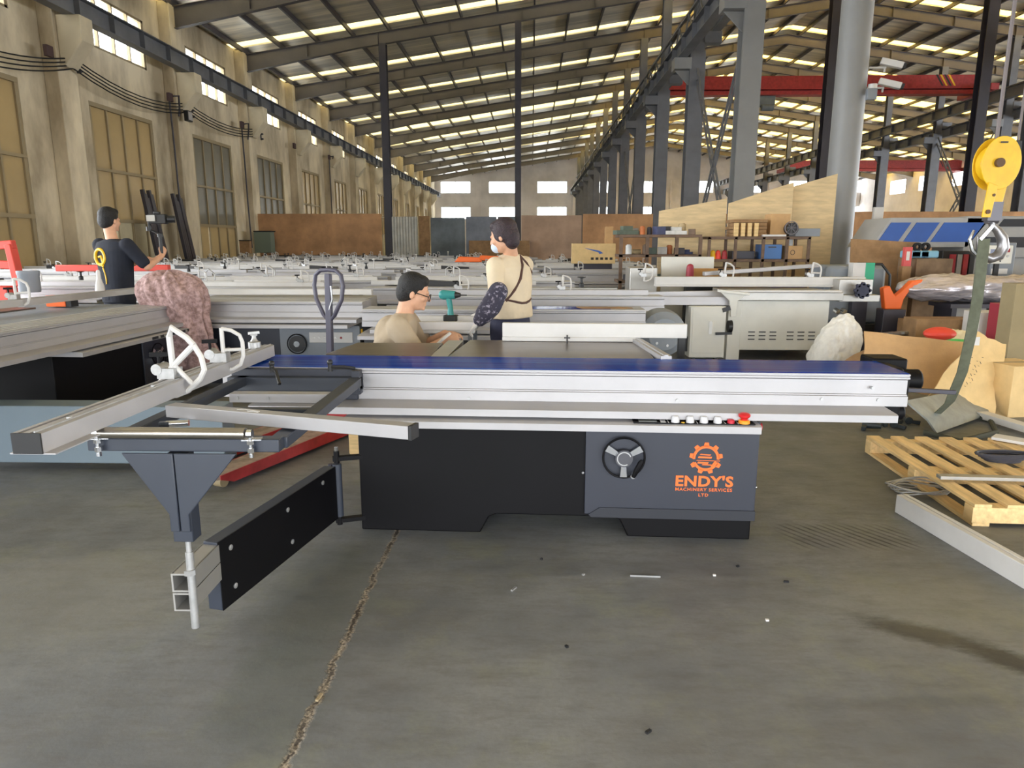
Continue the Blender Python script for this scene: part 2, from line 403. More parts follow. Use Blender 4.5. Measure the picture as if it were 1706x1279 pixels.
w = MB(); wall_holes(w, 'x', XR, XR + .3, Y0, YE, 0, 9.15, [(y + 1.35, y + 4.65, *HZ) for y in FY[:-1]] + [(-2, 48, 0, 6.5)]); wr = struct(w.build('wall_right', M_farwall))  # large unseen opening in the near part, added for daylight from the right
w = MB(); w.box((XL, Y0 - .3, 2.5), (XR, Y0, 9.15)); w.box((XL, Y0 - .3, 0), (-7, Y0, 2.5)); w.box((14, Y0 - .3, 0), (XR, Y0, 2.5)); w.prism([(XL, 9.15), (XR, 9.15), (RIDGE, 13.0)], 'y', Y0 - .3, Y0); struct(w.build('wall_near_unseen', M_concrete))  # unseen wall with a door gap, added to limit daylight from behind
eholes = []
for k in range(9):
    x = XL + .7 + 6.05 * k - .0; eholes += [(x, x + 3.8, 7.45, 8.95), (x, x + 3.8, 4.3, 5.85)]
w = MB(); wall_holes(w, 'y', YE, YE + .3, XL, XR, 0, 9.1, eholes)
w.prism([(XL, 9.1), (XR, 9.1), (XR, 9.15), (RIDGE, zb(RIDGE) + .7), (XL, 9.15)], 'y', YE, YE + .3)
we = struct(w.build('wall_far', M_farwall))
for i, k in enumerate(range(9)):
    x = XL + .7 + 6.05 * k - 1.25
    p = MB(); p.box((x - .3, YE - .35, 0), (x + .3, YE, 9.0)); p.build('pilaster', M_farwall, we)
# pilasters and corbels of the left wall
for y in FY:
    if y < 10: continue
    p = MB(); p.box((XL, y - .38, 0), (XL + .38, y + .38, 9.1)); p.build('pilaster', M_concrete, wl, .02)
    c = MB(); c.prism([(XL + .38, 5.75), (XL + .5, 5.75), (XL + 1.0, 6.35), (XL + 1.0, 6.95), (XL + .38, 6.95)], 'y', y - .26, y + .26); c.build('corbel', M_plaster, wl, .02)
# windows of the left wall
wi = 0
for y in FY[:-1]:
    if y < 11: continue
    wi += 1
    a, b = y + 1.35, y + 4.65
    fr = MB(); X = XL - .12
    for z in (HZ[0] + .03, HZ[1] - .03): fr.box((X, a, z - .04), (X + .1, b, z + .04))
    for i in range(5):
        t = a + .04 + (b - a - .08) * i / 4; fr.box((X, t - (.05 if i in (0, 4) else .025), HZ[0]), (X + .1, t + (.05 if i in (0, 4) else .025), HZ[1]))
    fr.box((X + .02, a, (HZ[0] + HZ[1]) / 2 - .025), (X + .08, b, (HZ[0] + HZ[1]) / 2 + .025))
    fo = struct(fr.build('window_%d' % wi, M_frame)); g = MB(); g.box((X + .04, a, HZ[0]), (X + .05, b, HZ[1])); g.build('pane', M_glass, fo)
    fr = MB()
    fr.box((X - .02, a, 5.13), (X + .12, b, 5.25)); fr.box((X - .02, a, 3.42), (X + .12, b, 3.5)); fr.box((X - .02, a, 2.0), (X + .12, b, 2.1))
    for i in range(5):
        t = a + .05 + (b - a - .1) * i / 4; fr.box((X, t - (.06 if i in (0, 4) else .03), 0), (X + .1, t + (.06 if i in (0, 4) else .03), 5.2))
    wi_o = struct(fr.build('door_%d' % wi, M_frame))
    g = MB(); g.box((X + .02, a, 2.05), (X + .05, b, 5.2)); g.build('upper_pane', M_paneg if wi in (3, 4) else M_pane, wi_o)
    g = MB()
    for i in range(4):
        t0 = a + (b - a) * i / 4; g.box((X + .01, t0 + .03, 0), (X + .05, t0 + (b - a) / 4 - .03, 2.02))
    g.build('lower_panel', M_panel if wi % 2 == 0 else M_pane, wi_o)
for k in range(9):
    for j, (c, d) in enumerate(((7.45, 8.95), (4.3, 5.85))):
        wi += 1; x = XL + .7 + 6.05 * k
        fr = MB()
        for t in (x + .04, x + 1.9, x + 3.76): fr.box((t - .04, YE + .1, c), (t + .04, YE + .2, d))
        for z in (c + .04, d - .04): fr.box((x, YE + .1, z - .04), (x + 3.8, YE + .2, z + .04))
        fo = struct(fr.build('window_%d' % wi, M_white)); g = MB(); g.box((x, YE + .14, c), (x + 3.8, YE + .15, d)); g.build('pane', M_glass, fo)

# roof: foil sheets with a translucent strip in front of every rafter
def zr(X): return zb(X) + .68
def roof_strip(mb, ya, yb, lift=0.0, xr=None):
    for xa, xb in (xr or ((XL - .3, RIDGE), (RIDGE, XR + .3))):
        mb.prism([(xa, zr(xa) + lift), (xb, zr(xb) + lift), (xb, zr(xb) + .06 + lift), (xa, zr(xa) + .06 + lift)], 'y', ya, yb)
rf = MB(); prev = Y0
for y in FY:
    roof_strip(rf, prev, y - (1.9 if y > 50 else .95)); prev = y - .22
roof_strip(rf, prev, YE + .3)
struct(rf.build('ceiling', M_foil))
sk = MB()
for y in FY: roof_strip(sk, y - (1.95 if y > 50 else 1.0), y - .17, .065, ((4.8, RIDGE), (RIDGE, XR + .3)))
sko = struct(sk.build('trim_1', M_sky)); sko['label'] = 'translucent yellow skylight strips in the roof'
sk = MB()  # strips added to lighten the left ceiling
for y in FY: roof_strip(sk, y - (1.95 if y > 50 else 1.0), y - .17, .065, ((XL - .3, 4.8),))
sko = struct(sk.build('trim_99', M_sky2)); sko['label'] = 'dull skylight strips added to brighten the left roof bay'
# purlins
ti = 1; npur = 35
for i in range(npur + 1):
    X = XL + .35 + (XR - XL - .7) * i / npur; z = zr(X) - .2
    p = MB(); p.box((X - .035, Y0, z), (X + .035, YE, z + .19)); ti += 1; struct(p.build('trim_%d' % ti, M_purlin))
# rafters
def rafter(y, k):
    t = thing('roof_rafter', 'grey steel roof rafter spanning the hall, %s frame counted from the camera' % ORD[k], 'roof beam', (RIDGE, y, zb(RIDGE)), 0, 'roof rafters')
    for side in (-1, 1):
        m = MB(); n = 14
        xs = [XL, XL + 5, 5.35, RIDGE] if side < 0 else [XR, XR - 5, 23.05, RIDGE]
        dep = [.22, 0, -.0, .02]
        up = [(x - RIDGE, zb(x) + .46 - zb(RIDGE)) for x in xs]; lo = [(x - RIDGE, zb(x) - d - zb(RIDGE)) for x, d in zip(xs, dep)]
        m.prism(lo + up[::-1], 'y', -.006, .006)
        for (a, b_) in list(zip(lo, lo[1:])) + list(zip(up, up[1:])):
            A = Vector((a[0], 0, a[1])); B = Vector((b_[0], 0, b_[1])); m.bar(A, B, .2, .016, (0, 0, 1))
        for j in range(1, 9):
            x = xs[0] + (xs[-1] - xs[0]) * j / 9; m.box((x - RIDGE - .006, -.09, zb(x) - zb(RIDGE)), (x - RIDGE + .006, .09, zb(x) - zb(RIDGE) + .45))
        m.build('rafter_beam', M_rafter, t)
k = 0
for y in FY:
    if y < 5: continue
    rafter(y, k); k += 1
for y in FY[:2]:
    pass

# ------------------------------------------------------------------ columns, crane girders, posts
def ibeam(mb, p0, p1, w, h, t=.02, stiff=0, up=(0, 0, 1)):
    pr = [(-w/2, -h/2), (w/2, -h/2), (w/2, -h/2 + t), (t/2, -h/2 + t), (t/2, h/2 - t), (w/2, h/2 - t), (w/2, h/2), (-w/2, h/2), (-w/2, h/2 - t), (-t/2, h/2 - t), (-t/2, -h/2 + t), (-w/2, -h/2 + t)]
    mb.sweep(pr, p0, p1, up)
def col_row(X, side_name, ks):
    for n, k in enumerate(ks):
        y = FY[k]
        if y < 5: continue
        if n == 0 and X < 10:
            t = thing('steel_column', 'thick smooth pale grey round column carrying the security cameras', 'column', (X, y, 0))
            m = MB(); m.cyl((0, 0, 0), (0, 0, 8.3), .25, seg=32); m.build('shaft', M_colpaint, t)
            m = MB(); m.box((-.42, -.42, 0), (.42, .42, .05)); m.build('base_plate', M_steelpaint, t)
        else:
            t = thing('steel_column', 'grey steel crane column, %s in the %s column row' % (ORD[n], side_name), 'column', (X, y, 0), 0, 'columns of the %s row' % side_name)
            m = MB(); ibeam(m, (0, 0, 0), (0, 0, 7.5), .5, .5, .03, up=(0, 1, 0)); m.box((-.25, -.2, 0), (.25, -.17, 7.5)); m.build('shaft', M_colpaint if n < 2 else M_steelpaint, t)
        m = MB(); m.box((-.75, -.26, 6.95), (-.2, .26, 7.3)); m.prism([(-.25, 6.5), (-.2, 6.5), (-.2, 6.95), (-.7, 6.95)], 'y', -.02, .02); m.build('girder_bracket', M_colpaint if n < 3 else M_steelpaint, t, .01)
        m = MB(); m.box((.2, -.2, 7.75), (.75, .2, 8.1)); m.build('girder_bracket', M_steelpaint, t, .01)
        m = MB(); ibeam(m, (.05, 0, 7.3), (.05, 0, zb(X + .05)), .34, .34, .02, up=(0, 1, 0)); m.build('upper_shaft', M_steelpaint, t)
ksR = [k for k, y in enumerate(FY) if 12 < y < 90]
col_row(5.35, 'middle', ksR); col_row(23.05, 'right hand', [k for k in ksR if FY[k] > 24])
def girder(X, z, label, ya=FY[0], w=.3, h=.5):
    t = thing('crane_girder', label, 'crane beam', (X, ya, z))
    m = MB(); L_ = YE - ya - .4; ibeam(m, (0, 0, h / 2), (0, L_, h / 2), w, h, .02); n = int(L_ / 1.5)
    for i in range(n): m.box((-w/2, i * 1.5, 0.02), (w/2, i * 1.5 + .012, h - .02))
    m.build('beam', M_steelpaint, t)
    m = MB(); m.box((-.035, 0, h), (.035, L_, h + .07)); m.build('rail', M_darksteel, t)
girder(XL + .72, 6.95, 'crane girder resting on the corbels of the left wall')
girder(4.85, 7.3, 'crane girder on the left side of the middle column row', 12)
girder(5.9, 8.1, 'higher crane girder on the right side of the middle column row', 12)
girder(22.5, 8.1, 'higher crane girder on the left side of the right hand column row', 18)
girder(23.6, 7.3, 'crane girder on the far side of the right hand column row', 18)
# lattice of the walkway truss beside the middle girder
t = thing('walkway_truss', 'laced walkway truss running along the middle column row under the crane rail', 'truss', (5.25, 13.3, 7.86))
m = MB(); yy = 0
while yy < 60:
    m.bar((-.23, yy, 0), (-.23, yy + .75, .75), .04, .04); m.bar((-.23, yy + .75, .75), (-.23, yy + 1.5, 0), .04, .04); yy += 1.5
m.build('lacing', M_steelpaint, t)
m = MB(); m.box((-.27, 0, .75), (-.19, 70, .83)); m.build('chord', M_steelpaint, t)
# slender dark posts
for X, lab, g in ((-6.15, 'slender dark H-section post left of the corrugated sheet, full height', .3), (-.6, 'slender dark H-section post right behind the standing woman', .26), (12.1, 'dark H-section post between the round column and the near box column', .42), (18.2, 'dark double post crossing the right end of the red bridge crane', .42), (20.4, 'grey post right of the dark double post, behind the yellow hook block', .5)):
    t = thing('roof_post', lab, 'post', (X, 30.7, 0)); m = MB(); ibeam(m, (0, 0, 0), (0, 0, zb(X)), g, g, .03, up=(0, 1, 0)); m.build('shaft', M_darksteel if X < 20 else M_steelpaint, t)
    m = MB(); m.box((-.3, -.3, 0), (.3, .3, .04)); m.build('base_plate', M_darksteel, t)
def xbrace(X, ya, yb, z0, z1, label):
    t = thing('cross_brace', label, 'brace', (X, (ya + yb) / 2, z0)); L_ = (yb - ya) / 2
    for s in (-1, 1):
        m = MB(); A = Vector((0, -L_ * s, 0)); B = Vector((0, L_ * s, z1 - z0)); d = (B - A).normalized(); n = Vector((0, -d.z, d.y)) * .13
        m.bar(A + n, B + n, .07, .05, (1, 0, 0)); m.bar(A - n, B - n, .07, .05, (1, 0, 0)); L2 = (B - A).length; q = 0; i = 0
        while q < L2 - .5:
            e = -1 if i % 2 else 1; m.bar(A + d * q + n * e, A + d * (q + .45) - n * e, .03, .03, (1, 0, 0)); q += .45; i += 1
        m.build('lattice_bar', M_steelpaint, t)
xbrace(5.35, FY[4 + 2], FY[4 + 3], .3, 6.6, 'laced cross brace between distant columns of the middle row')
xbrace(5.35, FY[3] + .1, FY[4] - .1, .3, 6.9, 'laced cross brace just right of the nearest slim column')
xbrace(23.05, 36.9, 42.5, .3, 7.2, 'laced cross brace in the right hand column row left of the hook')
# bridge cranes
def crane(Xa, Xb, y, z, h, label):
    t = thing('bridge_crane', label, 'crane', (Xa, y, z)); L_ = Xb - Xa
    m = MB(); m.box((.2, -.28, .3), (L_ - .2, .28, .3 + h)); m.box((0.1, -.36, .26), (L_ - .1, .36, .31)); m.build('girder', M_red, t, .015)
    m = MB(); m.box((.2, -.3, .02), (L_ - .2, .3, .22)); m.box((.2, -.05, .2), (L_ - .2, .05, .3)); m.build('lower_flange', M_red, t)
    for x in (0, L_):
        m = MB(); m.box((x - .2, -1.4, -.02), (x + .2, 1.4, .3)); m.build('end_truck', M_red, t, .02)
    for i in range(4):
        x = L_ * .86 + i * .2; m = MB(); m.prism([(x, .32 + h * .98), (x + .1, .32 + h * .98), (x + .45, .4), (x + .35, .4)], 'y', -.286, -.281); m.build('hazard_stripe', M_yellow if i % 2 else M_dark, t)
    m = MB(); m.box((L_ * .33, -.25, -.5), (L_ * .33 + .9, .25, -.02)); m.cyl((L_ * .33 + .2, -.3, -.6), (L_ * .33 + .8, -.3, -.6), .16); m.build('hoist_motor', M_fencedark, t, .02)
crane(5.95, 22.45, 38.2, 8.72, .62, 'red bridge crane spanning the middle bay with a hazard stripe')
crane(23.6, 40.0, 69, 7.92, .7, 'distant red bridge crane low in the right hand bay')
# ------------------------------------------------------------------ board fence at the back
def board(name, xa, xb, y, h, m_, label, cat='panel', th=.04, z=0, corr=False):
    t = MB()
    if corr:
        n = int((xb - xa) / .06); pts = [(xa + (xb - xa) * i / n, y + (.02 if i % 2 else -.02)) for i in range(n + 1)]
        t.prism(pts + [(x, yy + .01) for x, yy in pts[::-1]], 'z', z, z + h)
    else:
        t.box((xa, y - th / 2, z), (xb, y + th / 2, z + h))
    o = t.build(name, m_, None, .004, off=((xa + xb) / 2, y, z)); tag(o, label, cat); return o
board('board_panel', -11.7, -6.4, 30.4, 2.62, M_fence, 'long rusty brown board wall left of the slender dark post')
board('corrugated_panel', -5.95, -4.85, 30.4, 2.5, M_corr, 'pale corrugated sheet standing beside the dark post', corr=True)
board('board_panel', -4.8, -4.35, 30.4, 2.52, M_cardd, 'narrow ochre board right of the corrugated sheet')
board('board_panel', -4.3, -2.85, 30.4, 2.45, M_fencedark, 'dark grey sheet panel next to the narrow ochre board')
board('board_panel', -2.8, -1.5, 30.45, 2.5, mat('dark_board_blue', srgb(124, 130, 142), .7, 0, .2, 1.3), 'blue grey sheet panel in the middle of the back fence')
board('board_panel', -1.45, -.72, 30.4, 2.5, M_fencedark, 'dark sheet panel directly left of the post behind the woman')
board('board_panel', -.45, 2.1, 30.4, 2.55, mat('brown_board', srgb(180, 152, 130), .85, 0, .15, 1.2), 'greyish brown board wall right of the post behind the woman')
board('board_panel', 2.15, 5.1, 30.45, 2.6, M_fence, 'rusty brown board wall ending at the middle column row')
board('board_panel', 5.6, 12, 30.4, 2.6, M_fence, 'brown board wall behind the shelves')
board('board_panel', 12.3, 24, 30.4, 2.68, M_fence, 'brown board wall behind the blue windowed machine')
tag(MB().box((-10.6, 29.6, .0), (-6.6, 30.2, .9)).build('storage_bench', M_darksteel, None, .02, off=(-9, 30, 0)), 'low dark bench along the foot of the rusty board wall', 'bench')
tag(MB().box((-2.6, 29.4, 0), (-.1, 30.1, 1.5)).build('wooden_crate', M_cardd, None, .02, off=(-1.3, 29.7, 0)), 'brown crate in front of the blue grey sheet panel', 'crate')
# things on the left wall
WX = XL + .385
def wall_at(px, py, X=WX): r = _ray(px, py); return CAMP + r * (X / r.x)
p = wall_at(149, 370, XL + .02)
t = thing('notice_board', 'blue framed white notice sheet on the wall left of the cameraman', 'notice', (XL, p.y, p.z))
MB().box((0, -.2, -.38), (.02, .2, .38)).build('frame', mat('blue_print', srgb(110, 150, 200), .5), t)
MB().box((.02, -.17, -.3), (.024, .17, .28)).build('sheet', mat('paper', srgb(214, 220, 226), .6), t)
m = MB()
for i in range(11): m.box((.0245, -.14, -.26 + i * .045), (.0255, .14 - (i % 3) * .04, -.25 + i * .045))
m.build('printed_lines', mat('grey_print', srgb(140, 150, 165), .6), t)
for n, (px, py) in enumerate(((82, 85), (284, 162), (404, 208), (491, 243), (549, 262))):
    p = wall_at(px, py, XL + .45)
    t = thing('junction_box', 'dark red junction box on the %s wall pillar from the left' % ORD[n], 'junction box', (XL + .38, p.y, p.z)); MB().box((0, -.12, -.13), (.1, .12, .13)).build('casing', mat('dark_red_box', srgb(66, 44, 46), .6), t, .01)
    if n in (1, 2, 4):
        c = MB(); c.tube([(.05, -.05, -.1), (.06, -.02, -1.5), (.06, .0, -3), (.06, .1, -p.z + 1.2)], .03); c.tube([(.1, .1, .05), (.2, .3, .1), (.1, .5, -.2), (.05, .52, -.5)], .03); c.build('conduit', M_darksteel, t)
for n, (px, py) in enumerate(((122, 100), (313, 180), (430, 220))):
    p = wall_at(px, py, XL + .25)
    t = thing('insulator_rack', 'row of cable insulators on the wall beside the %s pillar from the left' % ORD[n], 'insulator', (XL + .38, p.y - .1, p.z))
    m = MB(); m.box((0, -.02, -.35), (.04, .02, .35))
    for i in range(4): m.cyl((.02, 0, -.3 + i * .2), (.12, 0, -.3 + i * .2), .04, seg=8)
    m.build('bracket', M_darksteel, t)
for i in range(4):
    pts = []
    a = wall_at(-30, 78 + i * 9, XL + .5); b_ = wall_at(122, 96 + i * 6, XL + .5); c_ = wall_at(313, 172 + i * 5, XL + .5); d_ = wall_at(430, 214 + i * 4, XL + .5)
    for A, B, sag in ((a, b_, .1), (b_, c_, .35), (c_, d_, .3)):
        for j in range(8):
            u = j / 8; q = A.lerp(B, u); q.z -= 4 * u * (1 - u) * sag; pts.append(q)
    o = MB().tube(pts + [d_], .018, 6).build('power_cable', M_rubber, off=pts[8]); tag(o, '%s of four power cables slung along the left wall, from the top' % ORD[i], 'cable')
p = wall_at(316, 193, XL + .7)
t = thing('floodlight', 'small floodlight on an arm below the cables on the left wall', 'lamp', p)
MB().box((-.12, -.16, -.18), (.02, .16, .16)).build('housing', M_dark, t, .01); MB().box((.021, -.13, -.14), (.03, .13, .12)).build('lens', M_alu, t); MB().bar((-.1, 0, .1), (-.42, 0, .3), .04, .04).build('arm', M_dark, t)
for g, (pa, n) in enumerate((((290, 400), 5), ((335, 400), 5))):
    base_ = wall_at(pa[0], pa[1], XL + 1.0)
    for i in range(n):
        o = MB(); o.sweep([(0, 0), (.1, 0), (.1, .012), (.012, .012), (.012, .1), (0, .1)], (XL + .75, base_.y - .3 + i * .14, .02), (XL + .44, base_.y - .5 + i * .12 + .0, 3.0 - .12 * (i % 3)), (0, 1, 0))
        tag(o.build('angle_iron', M_darksteel, off=(XL + .8, base_.y - .3 + i * .15, 0)), 'dark angle iron leaning on the wall, %s of the %s bundle from the left' % (ORD[i], ORD[g]), 'angle iron', 'angle irons leaning on the left wall')
for (px, py, s, m_, lab) in ((440, 391, .36, mat('green_grey', srgb(120, 132, 118), .6), 'green grey electrical cabinet standing by the left wall'), (408, 393, .2, M_cardd, 'brown fuse box on the left wall beside the green grey cabinet')):
    p = wall_at(px, py, XL + .9); t = thing('electrical_cabinet', lab, 'cabinet', (p.x, p.y, 0)); MB().box((-s, -s * .6, 1.0), (s, s * .6, 1.0 + 2.4 * s)).build('body', m_, t, .01); MB().box((-.04, -.04, 0), (.04, .04, 1.0)).build('post', M_darksteel, t); MB().box((-s, -s * .7, 1 + 2.4 * s), (s * 1.1, s * .7, 1.04 + 2.4 * s)).build('cover', M_dark, t)
# security cameras on the round column
def seccam(z, d, lab, flip=1):
    t = thing('security_camera', lab, 'camera', (5.35 + .24, 12.62, z))
    MB().bar((0, 0, 0), (.28, 0, 0), .03, .03).bar((.26, 0, 0), (.26, 0, -.07 * flip), .025, .025).build('arm', M_white, t)
    MB().bar((.18, -.02, .1), (.5, -.12, -.0), .12, .1).build('housing', M_white, t, .01)
    MB().bar((.5, -.12, -.0), (.54, -.13, -.013), .1, .08).build('lens_end', M_dark, t)
p = at_y(1425, 115, 12.7); seccam(p.z, 0, 'upper white security camera on the round column'); p = at_y(1425, 143, 12.7); seccam(p.z - .05, 0, 'lower white security camera on the round column')
t = thing('dome_camera', 'small white dome camera hanging below the two security cameras', 'camera', (5.63, 12.5, at_y(1425, 150, 12.7).z)); MB().ball((0, 0, -.06), .07).build('dome', M_white, t); MB().cyl((0, 0, -.03), (0, 0, .05), .07).build('mount', M_white, t)
p = at_y(1413, 160, 12.6); tag(MB().box((5.5, 12.37, p.z - .1), (5.66, 12.45, p.z + .08)).build('switch_box', M_grey, None, .01, off=(5.58, 12.4, p.z)), 'small grey switch box on the round column under the cameras', 'box')

# ------------------------------------------------------------------ sliding table saws
def text_mesh(txt, size, bold=0.0, spacing=1.0, name='lettering'):
    cu = bpy.data.curves.new(name, 'FONT'); cu.body = txt; cu.size = size; cu.align_x = 'CENTER'; cu.align_y = 'CENTER'; cu.extrude = .0008; cu.offset = bold; cu.space_character = spacing; cu.resolution_u = 3
    o = bpy.data.objects.new(name, cu); COL.objects.link(o)
    me = bpy.data.meshes.new_from_object(o.evaluated_get(bpy.context.evaluated_depsgraph_get())); bpy.data.objects.remove(o); bpy.data.curves.remove(cu)
    return me
def put_text(parent, txt, size, loc, m_, bold=0.0, spacing=1.0, rot=(R(90), 0, 0), name='lettering', width=None):
    me = text_mesh(txt, size, bold, spacing, name); me.materials.clear(); me.materials.append(m_); me.name = name
    o = bpy.data.objects.new(name, me); COL.objects.link(o); o.parent = parent; o.location = loc; o.rotation_euler = rot
    if width:
        xs = [v.co.x for v in me.vertices]; s = width / (max(xs) - min(xs))
        for v in me.vertices: v.co.x *= s
    return o
BEAMP = [(-.35, .69), (0.01, .69), (.01, .735), (.0, .737), (.0, .742), (-.008, .744), (-.008, .808), (-.0, .811), (-.014, .814), (.012, .816), (.012, .824), (.006, .826), (.006, .829), (.012, .831), (.012, .838), (-.35, .838)]
def alu_slide(parent, x0, x1, yf, film, detail, top_m=None):
    m = MB(); m.prism([(yf - u, v) for u, v in BEAMP], 'x', x0, x1)
    m.build('sliding_beam', M_alu, parent)
    m = MB()
    if film: m.box((x0, yf + .0, .8385), (x1, yf + .345, .8405))
    else:
        for k in range(5): m.box((x0, yf + .01 + k * .068, .838), (x1, yf + .06 + k * .068, .8425))
    m.build('table_film' if film else 'table_ribs', film if film else M_alug, parent)
def handwheel(parent, c, r=.1, detail=2, dish=M_black):
    cx, cy, cz = c
    m = MB(); m.tube([(cx + r * math.cos(2 * PI * i / 28), cy - .03, cz + r * math.sin(2 * PI * i / 28)) for i in range(28)], r * .055, 8, True)
    w = m.build('handwheel', M_black, parent)
    if detail > 1:
        for a in (150, 30, 270):
            a = R(a); d = Vector((math.cos(a), 0, math.sin(a))); n = Vector((-d.z, 0, d.x)); o = Vector((cx, cy - .03, cz)); s = MB()
            q = [o + d * r * .35 - n * r * .11, o + d * r * .96 - n * r * .17, o + d * r * .96 + n * r * .17, o + d * r * .35 + n * r * .11]
            s.prism([(v.x, v.z) for v in q], 'y', cy - .036, cy - .026); s.build('spoke', M_chrome, w)
        MB().lathe([(r * .42, cy - .048), (r * .42, cy - .02), (.012, cy + .0), (.012, cy + .03)], (cx, 0, cz), 'y').build('hub', mat('hub_grey', srgb(74, 74, 80), .5), w)
        MB().ring((cx, cy - .0495, cz), r * .3, r * .35, .0015, 'y', 20, R(20), R(300)).build('hub_ring', M_zinc, w)
        a = R(-62); p = Vector((cx + r * .93 * math.cos(a), cy - .035, cz + r * .93 * math.sin(a)))
        MB().cyl(p, p + Vector((0, -.03, 0)), .012).build('crank_pin', M_chrome, w)
        MB().tube([p + Vector((0, -.035, 0)), p + Vector((.012, -.04, .03)), p + Vector((.03, -.042, .07)), p + Vector((.038, -.042, .085))], [.01, .013, .013, .008], 10).build('crank_handle', M_black, w)
    else:
        m = MB(); m.lathe([(r * .85, cy - .03), (r * .8, cy - .02), (.02, cy - .0), (.02, cy + .03)], (cx, 0, cz), 'y', 14); m.build('wheel_disc', M_dark, w); MB().cyl((cx, cy - .045, cz), (cx, cy - .02, cz), .03).build('hub', M_chrome, w)
    return w
def flip_stop(parent, c, s=1.0, lean=0.0, name='flip_stop', knob=True, wide=False, mirror=1):
    """white cast D-shaped stop on a clamp block; c = base point on the fence, stop plane is x-z"""
    cx, cy, cz = c
    cl = MB(); cl.box((cx - .05, cy - .03, cz), (cx + .02, cy + .03, cz + .04)); cl.cyl((cx - .05, cy - .032, cz + .035), (cx - .05, cy + .032, cz + .035), .022, seg=12)
    b = cl.build(name, M_zinc, parent)
    m = MB(); th = .0095
    def P(u, v): 
        ca, sa = math.cos(lean), math.sin(lean); return Vector((cx + mirror * (u * ca + v * sa) * s, cy, cz + .045 + (v * ca - u * sa) * s))
    out = [P(0, .1), P(.04, .092), P(.075, .07), P(.085, .04), P(.085, -.02), P(.07, -.06), P(.035, -.08), P(.008, -.082)]
    m.tube(out, th * .9 * s, 8); m.tube([P(0, .103), P(0, .0), P(.01, -.084)], th * s, 8); m.tube([P(0, .005), P(.085, .008)], th * .8 * s, 8)
    if wide: m.tube([P(0, 0), P(-.07, .06), P(-.085, .085), P(-.03, .1), P(0, .1)], th * s, 8)
    m.build('stop_frame', M_white, b)
    if knob:
        k = MB(); k.cyl((cx - .055, cy, cz + .05), (cx - .055, cy, cz + .085), .006); k.bar((cx - .085, cy - .01, cz + .09), (cx - .025, cy + .01, cz + .09), .014, .016); k.build('clamp_knob', M_black, b)
    return b
FENCEP = [(-.04, 0), (.04, 0), (.04, .055), (.034, .058), (.02, .058), (.02, .05), (.008, .05), (.008, .058), (-.012, .058), (-.012, .05), (-.026, .05), (-.026, .058), (-.04, .058)]
def fence_bar(parent, p0, p1, name='crosscut_fence', m_=None, caps=True):
    m = MB(); m.sweep(FENCEP, p0, p1); f_ = m.build(name, m_ or M_alu, parent)
    return f_
def make_saw(label, group=None, film=None, cab=M_black, panel=M_slate, low=M_slate2, beam=(-.64, 2.56), shelf=(-.45, 2.46), detail=1, yf=-.05, rear=True, loc=(0, 0, 0), rz=0, wheel=True, name='sliding_table_saw'):
    t = thing(name, label, 'table saw', loc, rz, group)
    # cabinet
    m = MB(); m.prism([(0, 0), (.60, 0), (.645, .085), (.68, .1), (1.25, .1), (1.29, .085), (1.33, 0), (1.92, 0), (1.92, .600), (0, .600)], 'y', 0, .66)
    m.build('cabinet', cab, t, .006 if detail > 1 else 0)
    m = MB(); m.prism([(1.115, .118), (1.93, .118), (1.93, .597), (1.115, .597)], 'y', -.014, 0.0)
    global pn
    pn = m.build('control_panel', panel, t, .003 if detail > 1 else 0)
    m = MB(); m.prism([(1.135, .118), (1.19, .155), (1.932, .155), (1.932, .105), (1.15, .105)], 'y', -.022, -.013); m.build('chamfer_strip', low, t)  # inward sloping panel foot; a darker low colour paints in its shade
    if wheel: handwheel(t, (1.296, -.014, .417), .098, detail)
    # button strip ledge
    m = MB(); m.prism([(-.24, .597), (-.24, .628), (-.232, .633), (.0, .640), (.3, .640), (.3, .600)], 'x', 0, 1.87); ed = m.build('ledge_profile', M_alu, t)
    # table and slide
    alu_slide(t, beam[0], beam[1], yf, film, detail)
    m = MB(); m.prism([(yf - .15, .648), (yf - .15, .680), (yf - .14, .684), (yf + .1, .694), (yf + .1, .682), (yf - .138, .674), (yf - .138, .648)], 'x', shelf[0], shelf[1]); m.build('lower_rail', M_alu, t)
    m = MB(); m.box((.1, .03, .640), (1.85, .26, .689)); m.build('slide_carrier', M_slate2, t)
    return t
saw = make_saw('dark grey sliding table saw in the foreground with blue film and an orange logo', film=M_film, detail=2, loc=(-.85, 3.30, 0), rz=R(-2.2))
# screws in the slide face
for x, z in ((.56, .70), (1.53, .705), (2.18, .72), (2.43, .72), (2.4, .775)):
    MB().cyl((x, -.066, z), (x, -.05, z), .007, seg=10).build('screw', M_zinc, saw)
m = MB(); m.box((2.56, -.03, .70), (2.575, .28, .836)); m.build('end_cap', M_black, saw, .003)
m = MB(); m.box((2.3, .12, .58), (2.62, .3, .835)); m.cyl((2.6, .22, .76), (2.74, .22, .76), .055); m.cyl((2.6, .22, .60), (2.68, .22, .60), .04)
m.box((2.55, .3, .74), (2.72, .46, .852)); m.build('dust_duct', M_black, saw, .01)
m = MB(); m.bar((2.6, .06, .745), (2.83, .06, .735), .022, .02); m.cyl((2.58, .1, .7), (2.58, .1, .78), .03); m.build('clamp_lever', M_darksteel, saw, .003)
MB().box((1.925, .12, .17), (1.955, .17, .27)).build('side_socket', M_dark, saw, .004)
MB().cyl((1.95, .1, .235), (1.965, .1, .235), .008).build('socket_pin', M_chrome, saw)
MB().cyl((1.93, .02, .565), (1.945, .02, .565), .018).build('red_mark', M_red, saw)
MB().cyl((1.105, -.02, .33), (1.105, .0, .33), .006).build('door_lock', M_chrome, saw)
